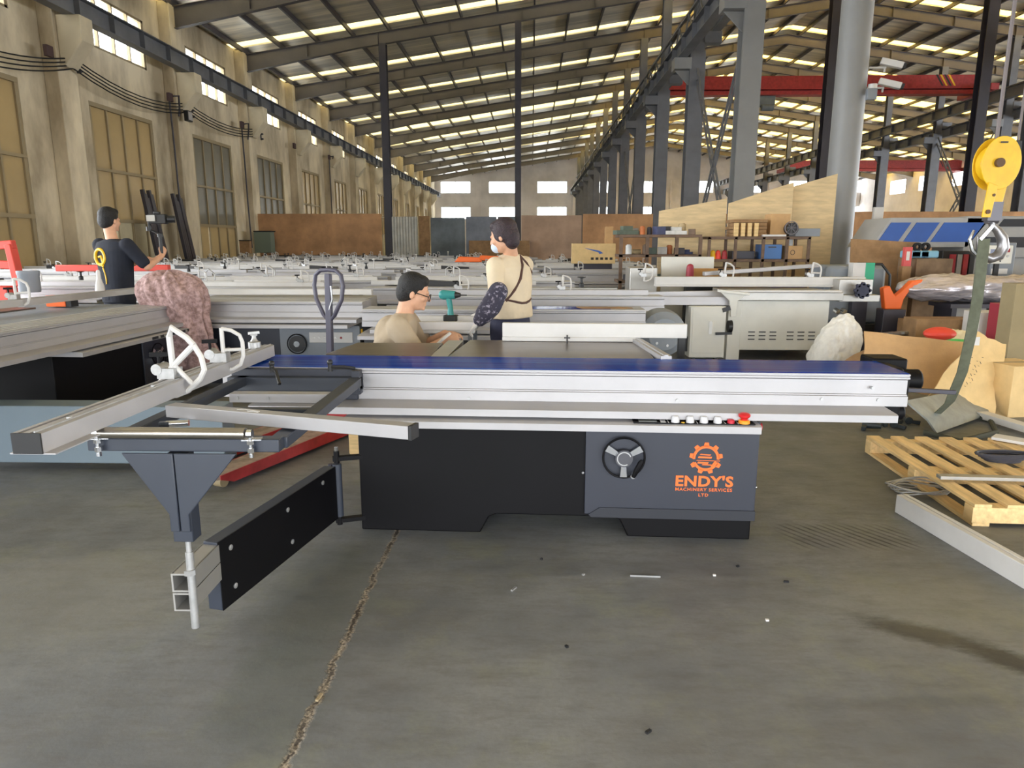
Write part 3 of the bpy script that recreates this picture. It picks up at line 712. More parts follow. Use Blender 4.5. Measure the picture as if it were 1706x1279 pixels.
# control plate with buttons
tilt = math.atan2(.016, .11)
def PL(x, v, h=0): return (x, -.05 + v, .588 + v * .1455 + h)
PZ = .6375
cp = MB(); cp.bar((1.315, -.186, PZ), (1.845, -.186, PZ), .09, .004); cpo = cp.build('button_plate', M_black, saw)
MB().box((1.34, -.215, PZ + .001), (1.42, -.165, PZ + .004)).build('display', mat('lcd_grey', srgb(120, 124, 124), .3), cpo)
for x in (1.50, 1.565, 1.625, 1.685): MB().lathe([(.0185, 0), (.0185, .018), (.014, .026), (.013, .029)], (x, -.212, PZ + .001), 'z', 16).build('push_button', mat('button_grey', srgb(196, 196, 200), .35), cpo)
MB().lathe([(.016, 0), (.016, .014), (.012, .018)], (1.742, -.212, PZ + .001), 'z', 16).build('stop_button', mat('button_red', srgb(186, 30, 50), .4), cpo, label='round red button')
MB().lathe([(.025, 0), (.025, .012), (.02, .016)], (1.80, -.21, PZ + .001), 'z', 18).build('button_collar', mat('button_yellow', srgb(236, 150, 40), .4), cpo)
MB().lathe([(.014, .014), (.016, .024), (.025, .032), (.026, .041), (.017, .048), (.004, .050)], (1.80, -.21, PZ), 'z', 20).build('emergency_stop', mat('button_red2', srgb(196, 34, 40), .35), cpo, label='red mushroom emergency stop')
for x in (1.468, 1.593, 1.714, 1.77): MB().box((x, -.228, PZ + .001), (x + .003, -.145, PZ + .0035)).build('divider_line', M_white, cpo)
MB().cyl((1.532, -.223, PZ), (1.532, -.223, PZ + .005), .008).build('pilot_lamp', M_yellow, cpo)
for y in (-.222, -.205, -.188): MB().box((1.435, y, PZ + .001), (1.458, y + .004, PZ + .0035)).build('printed_mark', M_white, cpo)
# logo: gear with a small machine inside, then the lettering
GX, GZ, GY = 1.686, .414, -.0165
m = MB(); m.ring((GX, GY, GZ), .050, .063, .0015, 'y', 40, R(-158), R(-20)); m.ring((GX, GY, GZ), .050, .063, .0015, 'y', 40, R(-5), R(185))
for i in range(9):
    a = R(90 + i * 40); d = Vector((math.cos(a), math.sin(a))); n = Vector((-d.y, d.x)); c = Vector((GX, GZ))
    q = [c + d * .058 - n * .013, c + d * .078 - n * .0095, c + d * .078 + n * .0095, c + d * .058 + n * .013]; m.prism([(v.x, v.y) for v in q], 'y', GY, GY + .0015)
for z0, z1, x0, x1 in ((.430, .436, -.030, .02), (.415, .424, -.038, .025), (.402, .405, -.046, .064), (.388, .397, -.040, .01), (.380, .385, -.018, .030)):
    m.prism([(GX + x0, z0), (GX + x1, z0 - .002), (GX + x1 + .004, z1 - .002), (GX + x0 + .004, z1)], 'y', GY, GY + .0015)
m.prism([(GX + .024, .374), (GX + .033, .374), (GX + .050, .402), (GX + .042, .402)], 'y', GY, GY + .0015)
m.build('gear_logo', M_orange2, pn)
put_text(pn, "ENDY'S", .072, (1.683, -.0155, .296), M_orange2, .0022, 1.05, name='logo_lettering', width=.272)
put_text(pn, "MACHINERY SERVICES", .022, (1.683, -.0155, .256), M_orange2, .0003, 1.15, name='logo_lettering', width=.268)
put_text(pn, "LTD", .021, (1.683, -.0155, .229), M_orange2, .0004, 1.2, name='logo_lettering', width=.046)
# rear cast tables, blade slot, rip fence and rail
m = MB(); m.prism([(.40, .31), (1.47, .31), (1.47, .98), (.44, .96)], 'z', .80, .836); m.build('main_table', M_iron, saw, .002)
m = MB(); m.prism([(-.27, .38), (.31, .33), (.29, .84), (-.22, .82)], 'z', .80, .834); m.build('extension_table', M_iron, saw, .002)
m = MB(); m.box((.305, .31, .80), (.398, .96, .833)); m.build('blade_insert', M_alug, saw)
m = MB(); m.box((0.1, .4, .55), (1.4, .9, .80)); m.build('table_frame', M_slate2, saw)
m = MB(); m.box((.0, .6, .1), (1.9, 1.0, .56)); m.build('rear_cabinet', M_slate2, saw)
m = MB(); m.bar((1.525, .28, .842), (1.44, 1.0, .842), .055, .03); m.bar((1.525, .28, .86), (1.44, 1.0, .86), .02, .006); m.build('fence_rail', M_alu, saw)
m = MB(); m.box((.64, .93, .862), (1.74, .975, .945)); m.box((.64, .92, .838), (1.46, .99, .862)); m.build('rip_fence', M_white, saw, .002)
m = MB(); m.cyl((1.03, .86, .836), (1.03, .86, .885), .005); m.bar((1.012, .86, .868), (1.048, .86, .868), .008, .008); m.build('guide_pin', M_dark, saw)
m = MB(); m.box((1.70, .97, .72), (1.74, 1.01, .86)); m.build('fence_clamp', M_dark, saw)
# hinged swing arm (world coordinates are turned into the saw frame by the parent inverse)
def W(o): o.matrix_parent_inverse = saw_inv; return o
bpy.context.view_layer.update(); saw_inv = saw.matrix_world.inverted()
A0, A1 = Vector((-1.17, 2.36, 0)), Vector((-.985, 3.255, 0)); d = (A1 - A0).normalized(); n = Vector((d.y, -d.x, 0))
m = MB(); m.bar(A0 + Vector((0, 0, .213)), A1 + Vector((0, 0, .213)), .058, .27); arm = W(m.build('swing_arm', M_navy, saw, .003))
m = MB(); m.bar(A0 + n * .031 + Vector((0, 0, .213)), A1 + n * .031 + Vector((0, 0, .213)), .004, .27); m.build('arm_side_plate', M_black, None, .001).parent = arm; bpy.data.objects['arm_side_plate'].matrix_parent_inverse = Matrix.Identity(4)
for u, z in ((.07, .30), (.08, .14), (.47, .295), (.49, .14), (.78, .31)):
    q = A0 + d * u + n * .032; s_ = MB(); s_.lathe([(.011, 0), (.011, .004), (.004, .006)], (0, 0, 0), 'z', 12); o = s_.build('bolt', M_zinc, arm); o.location = q + Vector((0, 0, z)); o.rotation_euler = n.to_track_quat('Z', 'Y').to_euler()
m = MB(); m.bar(A0 - d * .002 + Vector((0, 0, .275)), A0 - d * .001 + Vector((0, 0, .275)), .03, .03); m.build('yellow_label', M_yellow, arm)
m = MB(); h0 = A1 + d * .02 + n * .03
m.cyl(h0 + Vector((0, 0, .085)), h0 + Vector((0, 0, .355)), .022, seg=18); hc = W(m.build('hinge_post', M_navy, saw))
m = MB(); m.cyl(h0 + Vector((-.035, .01, .1)), h0 + Vector((-.035, .01, .35)), .012); m.build('hinge_rod', M_darksteel, hc)
for z in (.06, .38):
    m = MB(); m.bar(h0 + Vector((-.02, 0, z)), h0 + Vector((.125, .05, z)), .035, .02); m.cyl(h0 + Vector((0, 0, z - .02)), h0 + Vector((0, 0, z + .04)), .014); m.build('hinge_bracket', M_black, hc)
    MB().cyl(h0 + Vector((0, 0, z + .035)), h0 + Vector((0, 0, z + .06)), .01, seg=6).build('nut', M_chrome, hc)
# telescoping end bracket and threaded support rod
m = MB()
for z in (.235, .305):
    a = A0 + Vector((.0, .02, z)); b_ = Vector((-1.165, 2.13, z))
    for s_ in (-1, 1):
        m.bar(a + Vector((s_ * .03, 0, 0)), b_ + Vector((s_ * .03, 0, 0)), .006, .066)
    m.bar(a + Vector((0, 0, .03)), b_ + Vector((0, 0, .03)), .06, .006); m.bar(a - Vector((0, 0, .03)), b_ - Vector((0, 0, .03)), .06, .006)
W(m.build('square_tube_bracket', M_alug, saw))
m = MB(); m.cyl((-1.125, 2.125, .47), (-1.125, 2.125, .40), .009); m.cyl((-1.125, 2.125, .42), (-1.125, 2.12, .15), .013); m.cyl((-1.125, 2.12, .342), (-1.125, 2.12, .36), .02, seg=6); W(m.build('support_rod', M_zinc, saw))
m = MB(); m.box((-1.165, 2.11, .46), (-1.10, 2.17, .76)); m.prism([(-1.30, .765), (-1.135, .765), (-1.135, .50), (-1.165, .50), (-1.165, .56)], 'y', 2.098, 2.106); m.prism([(-1.131, .765), (-.93, .765), (-1.10, .56), (-1.10, .50), (-1.131, .50)], 'y', 2.098, 2.106); W(m.build('gusset_post', M_navy, saw, .003))
# outrigger frame
m = MB()
m.box((-1.42, 2.12, .765), (-.80, 2.17, .807)); m.box((-.845, 2.168, .765), (-.79, 3.18, .803)); m.box((-1.38, 2.17, .765), (-1.33, 3.22, .803)); m.box((-1.42, 3.17, .74), (-.80, 3.24, .803))
m.box((-1.33, 2.56, .765), (-.845, 2.60, .80))
W(m.build('outrigger_frame', M_navy, saw, .003))
m = MB(); m.box((-1.42, 3.22, .69), (-.82, 3.265, .836)); m.box((-.84, 3.19, .72), (-.80, 3.262, .834)); W(m.build('frame_carriage', M_slate, saw, .003))
m = MB(); m.cyl((-1.36, 2.10, .832), (-.895, 2.10, .832), .0185, seg=20); ro = W(m.build('support_roller', M_steel, saw))
for x in (-1.372, -.882):
    m = MB(); m.cyl((x - .008, 2.10, .832), (x + .008, 2.10, .832), .014, seg=10); m.cyl((x, 2.10, .765), (x, 2.10, .845), .006); m.cyl((x, 2.10, .798), (x, 2.10, .81), .012, seg=6); m.cyl((x, 2.10, .77), (x, 2.10, .785), .011, seg=6); m.cyl((x, 2.10, .755), (x, 2.10, .765), .008, seg=8); m.bar((x - .03, 2.11, .81), (x + .03, 2.12, .81), .03, .004); m.build('roller_bracket', M_chrome, ro)
m = MB(); m.box((-1.265, 2.83, .762), (-.845, 2.885, .80)); mb_ = W(m.build('support_profile', M_alu, saw, .002))
for x in (-1.23, -1.1): MB().cyl((x, 2.826, .782), (x, 2.832, .782), .007).build('screw', M_zinc, mb_)
m = MB(); m.sweep([(-.025, 0), (.025, 0), (.025, .044), (-.025, .044)], (-1.30, 2.425, .806), (-.375, 2.135, .812)); mt = W(m.build('angle_stop_bar', M_alu, saw, .002))
m = MB(); m.sweep([(-.026, -.001), (.026, -.001), (.026, .045), (-.026, .045)], (-.377, 2.1356, .812), (-.366, 2.132, .812)); m.build('bar_end_cap', M_dark, mt)
m = MB(); a = Vector((-1.02, 2.337, .852)); b_ = Vector((-.93, 2.31, .852)); m.tube([a, a.lerp(b_, .3) + Vector((0, .01, 0)), b_, b_ + Vector((.0, -.012, 0)), a.lerp(b_, .5) - Vector((0, .008, 0))], .002, 6); m.build('chalk_mark', M_white, mt)
m = MB(); m.cyl((-1.27, 2.33, .80), (-1.20, 2.35, .80), .012); m.bar((-1.29, 2.32, .80), (-1.26, 2.33, .80), .02, .02); W(m.build('stop_clamp', M_chrome, saw))
# levers on the carriage
for x, y in ((-1.20, 3.16), (-.94, 3.2)):
    m = MB(); m.cyl((x, y, .83), (x, y, .87), .011); m.ball((x, y, .872), .014, 10, 7); m.tube([(x, y, .85), (x + .04, y - .06, .845), (x + .075, y - .12, .80)] if x < -1 else [(x, y, .85), (x + .07, y - .01, .852), (x + .12, y - .01, .845)], .008, 8); W(m.build('clamp_lever', M_dark, saw))
# the long crosscut fence with its two flip stops
F0, F1 = Vector((-1.385, 1.82, .850)), Vector((-1.357, 3.52, .850))
cf = W(fence_bar(saw, F0, F1))
m = MB(); m.sweep([(-.041, -.001), (.041, -.001), (.041, .058), (-.041, .058)], F0 - Vector((0, .006, 0)), F0); m.build('fence_end_cap', M_dark, cf)
m = MB(); m.sweep([(-.055, -.004), (.075, -.004), (.075, 0), (-.055, 0)], F0, F0 + Vector((.002, .2, 0))); m.build('fence_foot_plate', M_alu, cf)
m = MB(); m.sweep([(-.0, .05), (.004, .05), (.004, .062), (-.0, .062)], F0 + Vector((.02, 0, 0)), F1 + Vector((.02, 0, 0))); m.build('scale_strip', M_zinc, cf)
for y in (1.98, 2.45):
    m = MB(); m.cyl((-1.37, y, .905), (-1.37, y, .914), .008, seg=8); m.build('slot_nut', M_zinc, cf)
for i, y in enumerate((2.62, 3.0)):
    b0 = Vector((-1.38, y, .908)); s_ = flip_stop(cf, (0, 0, 0), 1.25 if i == 0 else 1.0, R(48) if i == 0 else 0, wide=(i == 0)); s_.location = b0 if i == 0 else b0 + Vector((.03, 0, 0))
    if i == 0: s_.rotation_euler = (0, 0, R(-5))
    else: s_.rotation_euler = (0, 0, R(6))
m = MB(); m.lathe([(.03, 0), (.03, .03), (.018, .035), (.01, .05), (.01, .07)], (-1.37, 3.4, .908)); m.bar((-1.395, 3.39, .982), (-1.345, 3.41, .985), .012, .012); m.cyl((-1.37, 3.4, .97), (-1.37, 3.4, .98), .018, seg=6); m.build('clamp_tower', M_zinc, cf)
m = MB(); m.tube([(-1.40, 3.2, .91), (-1.42, 3.21, .93), (-1.45, 3.22, .935)], .007); m.tube([(-1.43, 3.24, .93), (-1.40, 3.18, .935)], .007); m.build('clamp_knob', M_dark, cf)

# ------------------------------------------------------------------ the other saws
M_film2 = M_film
sawB = make_saw('grey sliding table saw at the left edge with a cloth over its end', cab=M_black, panel=M_slate, detail=2, loc=(-3.52, 4.98, 0), rz=R(88), beam=(-2.4, 1.72), shelf=(-2.3, 1.62))
MB().box((.9, -.245, .602), (1.7, -.2405, .625)).build('button_plate', M_dark, sawB)
for i in range(8): MB().cyl((1.0 + i * .09, -.253, .613), (1.0 + i * .09, -.245, .613), .012, seg=10).build('push_button', M_alug, sawB)
fb = fence_bar(sawB, (-2.0, .95, .90), (2.3, .70, .90), m_=M_alug)
for x in (-1.0, 1.3): m = MB(); m.box((x, .8 - x * .05, .842), (x + .1, .95 - x * .05, .90)); m.build('spacer_block', M_dark, sawB)
for i, (x, s_) in enumerate(((-.35, 1.25), (.75, 1.25))):
    q = flip_stop(fb, (0, 0, 0), s_, 0); q.location = (x, .855 - .058 * (x + .0) , .955); q.rotation_euler = (0, 0, R(-80))
m = MB(); m.box((-2.4, .32, .60), (1.7, 1.35, .834)); m.build('table_body', M_grey, sawB, .004)
m = MB(); m.box((-2.2, 1.0, .834), (1.2, 1.3, .846)); m.build('side_table', M_iron, sawB)
sawC = make_saw('mid grey sliding table saw with a round black handwheel behind the pallet jack handle', cab=M_slate, panel=M_grey, low=M_grey, detail=1, loc=(-3.66, 7.0, 0), rz=R(-.5), beam=(.05, 1.98), shelf=(.05, 1.95))
m = MB(); m.box((1.42, -.03, .43), (1.86, -.014, .535)); bo = m.build('button_plate', M_white, sawC, .002)
for i in range(6): MB().cyl((1.47 + i * .055, -.036, .48), (1.47 + i * .055, -.03, .48), .012, seg=10).build('push_button', M_red if i == 5 else M_alug, bo)
m = MB(); m.box((.05, .31, .60), (1.9, .95, .834)); m.build('table_body', M_alug, sawC, .004)
fence_bar(sawC, (.05, .72, .86), (1.9, .72, .86), m_=M_white)
m = MB(); m.box((1.935, .1, .1), (1.96, .6, .5)); m.build('side_cover', M_dark, sawC, .02)
MB().box((1.936, .02, .48), (1.94, .08, .56)).build('warning_label', M_yellow, sawC)
sawE = make_saw('sliding table saw with a strip of blue film, beyond the woman at work', cab=M_dark, panel=M_slate2, detail=1, loc=(-1.5, 6.2, 0), rz=0, beam=(.0, 2.5), shelf=(.1, 2.42), wheel=False)
m = MB(); m.box((1.3, .0, .8425), (2.2, .26, .8445)); m.build('blue_strip', M_film, sawE)
m = MB(); m.prism([(1.95, .845), (2.3, .845), (2.4, .85), (2.3, .856), (1.9, .856)], 'y', .02, .12); m.build('wood_strip', M_cardd, sawE)
t = thing('motor_housing', 'large round grey motor housing at the end of the blue striped saw', 'motor', (1.18, 6.35, 0)); m = MB()
m.lathe([(.0, -.16), (.14, -.15), (.2, -.1), (.215, 0), (.215, .12), (.2, .14)], (0, 0, .62), 'y', 26); m.build('shell', M_grey, t); MB().box((-.08, -.05, 0), (.08, .1, .42)).build('pedestal', M_dark, t)
m = MB()
for a in range(6): m.cyl((.1 * math.cos(a), -.16, .62 + .1 * math.sin(a)), (.1 * math.cos(a), -.15, .62 + .1 * math.sin(a)), .012, seg=8)
m.build('bolt_ring', M_zinc, t)
# prototype of the stored saws
def store_saw(label, cab, panel, film, kind, loc, rz):
    s_ = make_saw(label, 'stored sliding table saws', film=film, cab=cab, panel=panel, low=panel, detail=1, loc=loc, rz=rz, beam=(-.35, 2.35), shelf=(-.2, 2.3), wheel=kind != 2)
    m = MB(); m.box((.1, .31, .60), (1.75, .98, .834)); m.build('table_body', cab, s_)
    m = MB(); m.box((.1, .31, .834), (1.5, .98, .840)); m.build('cast_table', M_iron, s_)
    y = .62 if kind == 0 else .12
    f_ = fence_bar(s_, (-.4, y, .845), (2.2 if kind else 1.9, y + .06, .845), m_=M_white if kind != 1 else M_alu)
    for x in ((.1, 1.25) if kind != 2 else (.5, 1.9)): q = flip_stop(f_, (0, 0, 0), 1.1, 0, knob=True); q.location = (x, y + .02, .905); q.rotation_euler = (0, 0, R(10 if kind else -12))
    if kind == 1:
        m = MB(); m.box((.2, .5, .842), (1.9, .58, .90)); m.build('rip_fence', M_alug, s_)
        m = MB(); m.lathe([(.03, 0), (.03, .1), (.015, .11), (.015, .16), (.05, .17), (.05, .18)], (1.5, .75, .84)); m.build('clamp_tower', M_dark, s_)
    if kind == 0:
        m = MB(); m.prism([(.3, .845), (.9, .845), (.9, .90), (.3, .93)], 'y', .3, .42); m.build('angle_stop', M_dark, s_)
        m = MB(); m.lathe([(.012, 0), (.012, .2), (.04, .21), (.02, .24)], (1.7, .4, .84)); m.build('hold_down', M_white, s_)
    if kind == 2:
        m = MB(); m.box((-.2, .45, .842), (.8, .56, .9)); m.box((.9, .3, .842), (2.1, .36, .92)); m.build('stacked_profiles', M_white, s_)
        m = MB(); m.tube([(.3, .7, .84), (.3, .7, 1.0), (.36, .7, 1.05), (.44, .7, .98), (.44, .7, .88)], .012); m.build('lifting_loop', M_zinc, s_)
    return s_
protos = []
protos_spec = [(M_black, M_slate, None, 0), (M_grey, M_grey, None, 1), (M_slate, M_cream, None, 2)]
def rowword(r): return ORD[r]
XS0 = [-10.9, -8.05, -5.2, -2.35, .5]
COLW = ['by the left wall', 'second from the left wall', 'third from the left wall', 'fourth from the left wall', 'nearest the shelves']
rows = [9.25 + 1.45 * r for r in range(14)]
spots = []
for r, y in enumerate(rows):
    for c, x in enumerate(XS0):
        if c == 4 and (r < 3 or r == 4 or r > 9): continue
        if r < 3: x += c * .17
        if r >= 13 and c > 2: continue
        spots.append((r, c, x + random.uniform(-.12, .12) + (r % 2) * .25, y + random.uniform(-.06, .06), random.uniform(-2, 2)))
kid = None
for n, (r, c, x, y, a) in enumerate(spots):
    kd = (r * 2 + c * 3 + (r // 3)) % 3
    lab = 'stored white topped sliding table saw, %s row back, %s' % (ORD[r], COLW[c])
    if n < 3:
        cab, pan, fl, _ = protos_spec[n]
        protos.append(store_saw(lab, cab, pan, fl, n, (x, y, 0), R(a)))
        if n == 2: kid = kids_map()
    else:
        copy_tree(protos[kd], kid, (x, y, 0), R(a), lab)
# two more behind the woman
copy_tree(protos[1], kid, (-.9, 7.75, 0), 0, 'pale grey sliding table saw between the woman and the first stored row')

# ------------------------------------------------------------------ white panel saw on the right
t = thing('panel_saw', 'white panel saw with a wide louvred cabinet behind the blue slide', 'table saw', (0, 0, 0))
def TW(mb, name, m_, par=None, bevel=0, label=None):
    o = mb.build(name, m_, par or t, bevel, label=label); return o
t.location = (2.9, 8.8, 0)
def OB(mb, name, m_, par, bevel=0.0, solid=0.0, sharp=.55):
    """mesh written in world coordinates, parented to a thing"""
    base_ = par
    while base_.parent: base_ = base_.parent
    bmesh.ops.translate(mb.bm, verts=mb.bm.verts, vec=-Vector(base_.location))
    return mb.build(name, m_, par, bevel, sharp, solid=solid)
m = MB(); m.prism([(2.42, .12), (3.62, .12), (3.62, .73), (2.42, .73)], 'y', 8.62, 9.5); body = OB(m, 'cabinet', M_cream, t, .012)
m = MB(); m.prism([(2.22, .25), (2.42, .12), (2.42, .73), (2.22, .73)], 'y', 8.75, 9.5); OB(m, 'side_cover', M_cream, t, .006)
m = MB(); m.box((2.40, 8.6, .0), (2.56, 8.75, .73)); OB(m, 'leg', M_cream, t, .006)
m = MB(); m.box((3.45, 8.6, .0), (3.6, 8.75, .2)); OB(m, 'leg', M_cream, t, .006)
for r in range(3):
    for c in range(6): m = MB(); x = 2.66 + c * .13 + (c > 2) * .08; z = .34 - r * .045; m.box((x, 8.612, z), (x + .08, 8.622, z + .012)); OB(m, 'louvre', M_slate2, body)
m = MB(); m.box((2.42, 8.56, .735), (3.75, 9.5, .83)); OB(m, 'table', M_alug, t, .006)
m = MB(); m.box((2.3, 8.5, .835), (3.7, 8.62, .862)); OB(m, 'table_edge', M_white, t, .003)
m = MB(); m.box((1.55, 8.9, .90), (4.15, 9.0, 1.0)); m.box((1.55, 8.88, .88), (4.15, 9.02, .90)); OB(m, 'rip_rail', M_white, t, .004)
m = MB(); m.box((1.3, 8.55, .70), (2.4, 8.95, .74)); m.box((1.3, 8.53, .68), (2.4, 8.55, .78)); m.prism([(1.25, .75), (2.4, .75), (2.4, .84), (1.25, .82)], 'y', 8.75, 8.8); OB(m, 'side_rail', M_alu, t, .004)
m = MB(); m.box((3.72, 8.6, .72), (4.2, 8.95, .80)); m.box((3.75, 8.7, .80), (4.15, 8.95, .98)); OB(m, 'rear_slide', M_alug, t, .004)
m = MB(); m.prism([(2.25, .84), (2.56, .82), (2.45, .74), (2.44, .55), (2.38, .55), (2.36, .74)], 'y', 8.42, 8.46); m.bar((2.22, 8.44, .86), (2.58, 8.44, .82), .1, .03); OB(m, 'fence_bracket', M_cream, t, .004)
m = MB(); m.lathe([(.01, -.05), (.07, -.045), (.075, 0), (.01, .01)], (2.39, 8.40, .44), 'x', 16); m.bar((2.39, 8.37, .36), (2.2, 8.37, .355), .03, .03); OB(m, 'hand_crank', M_dark, t)
m = MB(); m.bar((2.27, 8.4, .63), (2.36, 8.4, .66), .04, .05); OB(m, 'lock_knob', M_dark, t)
for x in (3.78, 3.86): m = MB(); m.cyl((x - .1, 8.6, .62), (x - .08, 8.55, .60), .03); OB(m, 'latch', M_chrome, t)
t2 = thing('switch_cabinet', 'flat white switch cabinet standing left of the louvred saw cabinet', 'cabinet', (2.1, 8.45, 0))
m = MB(); m.box((1.9, 8.4, .06), (2.32, 8.7, .675)); cb = OB(m, 'body', M_cream, t2, .008)
m = MB(); m.box((1.925, 8.393, .12), (2.3, 8.4, .66)); OB(m, 'door', M_cream, t2, .002)
m = MB(); m.box((1.95, 8.45, 0), (1.99, 8.5, .06)); OB(m, 'foot', M_dark, t2); m = MB(); m.box((2.22, 8.45, 0), (2.26, 8.5, .06)); OB(m, 'foot', M_dark, t2)
m = MB(); m.box((2.12, 8.388, .35), (2.16, 8.393, .5)); OB(m, 'door_label', M_alug, t2)
m = MB(); m.box((1.84, 8.5, .12), (1.9, 8.6, .3)); OB(m, 'cable_gland', M_dark, t2)
for i, (x, s_) in enumerate(((2.42, 1.3), (3.5, 1.3), (1.42, 1.2))):
    tt = thing('flip_stop', ['white flip stop standing on the rail over the fence bracket', 'white flip stop on the rail at the right end of the louvred saw', 'pair of fence clamps left of the louvred saw'][i], 'stop', (x, 8.95, 1.0)); flip_stop(tt, (0, 0, 0), s_, .1)
for i in range(3):
    a = Vector((2.2 + i * .15, 9.12 + i * .14, 1.03)); b_ = Vector((3.6 + i * .12, 9.36 + i * .14, 1.12)); o = MB().bar(a, b_, .08, .05).build('aluminium_profile', M_alu, None, .004, off=a)
    tag(o, ['front', 'middle', 'rear'][i] + ' of three aluminium profiles laid askew across the louvred saw', 'profile')
# ------------------------------------------------------------------ cloth over the left saw
def clothfn(u, v):
    # u around, v along: bundle that sits on the beam end and hangs down towards the floor
    x = 0; a = u * 2 * PI
    z = 1.13 - v * .85 if v > .2 else 1.13 - .17 * ((.2 - v) / .2 - 1) ** 2 * 0
    return None
m = MB()
secs = [(1.15, .03, .03, -.05), (1.14, .12, .10, -.05), (1.10, .22, .17, -.04), (1.04, .28, .22, -.02), (.97, .31, .24, 0), (.89, .32, .22, .01), (.80, .28, .17, .04), (.68, .24, .13, .07), (.55, .235, .12, .10), (.42, .245, .12, .13), (.30, .26, .12, .16), (.22, .27, .12, .18), (.205, .2, .07, .18)]
rg = []
for j, (z, rx, ry, dx) in enumerate(secs):
    ring = []; low = max(0, min(1, (.95 - z) / .3))
    for k in range(72):
        a = 2 * PI * k / 72; w_ = 1 + (.05 + .10 * low) * math.sin(a * 9 + j * .12 + 1.5 * math.sin(a * 2)) + .05 * math.sin(a * 17 - j * .3) + .08 * (1 - low) * math.sin(a * 3 + j * .9)
        ring.append(m.bm.verts.new((-3.42 + dx + rx * w_ * math.cos(a), 6.66 - .06 * low + ry * w_ * math.sin(a), z + .02 * math.sin(a * 5 + j))))
    rg.append(ring)
for j in range(len(rg) - 1):
    for k in range(72): m._f([rg[j][k], rg[j][(k + 1) % 72], rg[j + 1][(k + 1) % 72], rg[j + 1][k]])
m._f(rg[0][::-1]); m._f(rg[-1])
M_cloth = mat('faded_pink_cloth', srgb(186, 156, 154), .95, 0, 0, 26, .8, 18, c2=srgb(128, 102, 98))
cl = m.build('draped_cloth', M_cloth, off=(-3.45, 6.62, 0)); tag(cl, 'faded pink brown patterned cloth bundled over the end of the left saw', 'cloth')
q = cl.modifiers.new('sub', 'SUBSURF'); q.levels = 1; q.render_levels = 2
tx = bpy.data.textures.new('folds', 'CLOUDS'); tx.noise_scale = .11; q = cl.modifiers.new('disp', 'DISPLACE'); q.texture = tx; q.strength = .045; q.mid_level = .5
# strap on the left saw
o = MB().tube([(-3.3, 3.6, .93), (-3.45, 4.0, .90), (-3.5, 4.3, .88), (-3.56, 4.4, .868), (-3.6, 4.25, .866), (-3.75, 3.9, .868)], .012, 8).build('cable_loop', M_dark, off=(-3.5, 4.0, .86)); tag(o, 'dark cable loop lying on the left saw table', 'cable')
o = MB().bar((-3.42, 4.0, .86), (-3.5, 4.35, .86), .06, .03).build('green_strap', mat('olive_strap', srgb(78, 88, 66), .8), None, .004, off=(-3.45, 4.2, .86)); tag(o, 'short olive green strap on the edge of the left saw table', 'strap')
t = thing('swing_arm_box', 'blue grey steel box lying low beyond the long crosscut fence', 'box', (-2.92, 4.3, 0))
m = MB(); m.box((-1.0, -.13, .05), (1.0, .05, .42)); m.build('body', mat('blue_grey_paint', srgb(104, 118, 128), .5, 0, .04, 2), t, .006); m = MB(); m.box((-.95, -.1, 0), (-.85, 0, .05)); m.build('foot', M_dark, t); m = MB(); m.box((.85, -.1, 0), (.95, 0, .05)); m.build('foot', M_dark, t)

# ------------------------------------------------------------------ red pallet jack
t = thing('pallet_jack', 'worn red pallet jack with a tall loop handle behind the outrigger', 'pallet jack', (-1.60, 5.12, 0), R(-20))
for s_ in (-1, 1):
    x = s_ * .19
    m = MB(); m.prism([(x - .08, -1.30), (x - .05, -1.36), (x + .05, -1.36), (x + .08, -1.30), (x + .08, 0), (x - .08, 0)], 'z', .075, .10)
    fk = m.build('fork', mat('scuffed_fork_top', srgb(150, 132, 118), .6, .2, .3, 14), t, .004)
    for e in (-1, 1): m = MB(); m.prism([(-1.3, .075), (-1.2, .035), (0, .02), (0, .10), (-1.3, .10)], 'x', x + e * .08 - .004, x + e * .08 + .004); m.build('fork_side', M_red, fk)
    m = MB(); m.cyl((x - .03, -1.22, .035), (x + .03, -1.22, .035), .035, seg=14); m.build('load_roller', M_frame, fk)
    m = MB(); m.cyl((x - .03, -1.1, .045), (x + .03, -1.1, .045), .03, seg=14); m.build('load_roller', M_dark, fk)
m = MB(); m.box((-.27, -.02, .02), (.27, .1, .22)); m.prism([(-.2, .22), (.2, .22), (.12, .42), (-.12, .42)], 'y', 0, .06); m.build('head_frame', M_red, t, .01)
m = MB(); m.cyl((0, .14, .1), (0, .14, .45), .05); m.box((-.1, .08, .1), (.1, .22, .2)); m.build('pump', mat('pump_dark', srgb(60, 62, 70), .5), t)
for s_ in (-1, 1): m = MB(); m.cyl((s_ * .07 - .025, .2, .09), (s_ * .07 + .025, .2, .09), .09, seg=20); m.build('steer_wheel', M_dark, t)
hp = mat('handle_paint', srgb(74, 72, 88), .4)
m = MB(); m.bar((0, .16, .4), (0, .19, 1.19), .05, .035, (0, 1, 0)); hd = m.build('handle', hp, t, .006)
lp = [(0, .175, .83), (-.05, .178, .88), (-.115, .184, 1.0), (-.13, .187, 1.1), (-.115, .19, 1.18), (-.07, .192, 1.215), (0, .193, 1.22), (.07, .192, 1.215), (.115, .19, 1.18), (.13, .187, 1.1), (.115, .184, 1.0), (.05, .178, .88)]
m = MB(); m.tube(lp, .016, 10, True); m.build('handle_loop', hp, hd)
m = MB(); m.tube([(.04, .16, 1.1), (.05, .16, 1.0), (0, .17, .9)], .006); m.build('release_lever', M_chrome, hd)

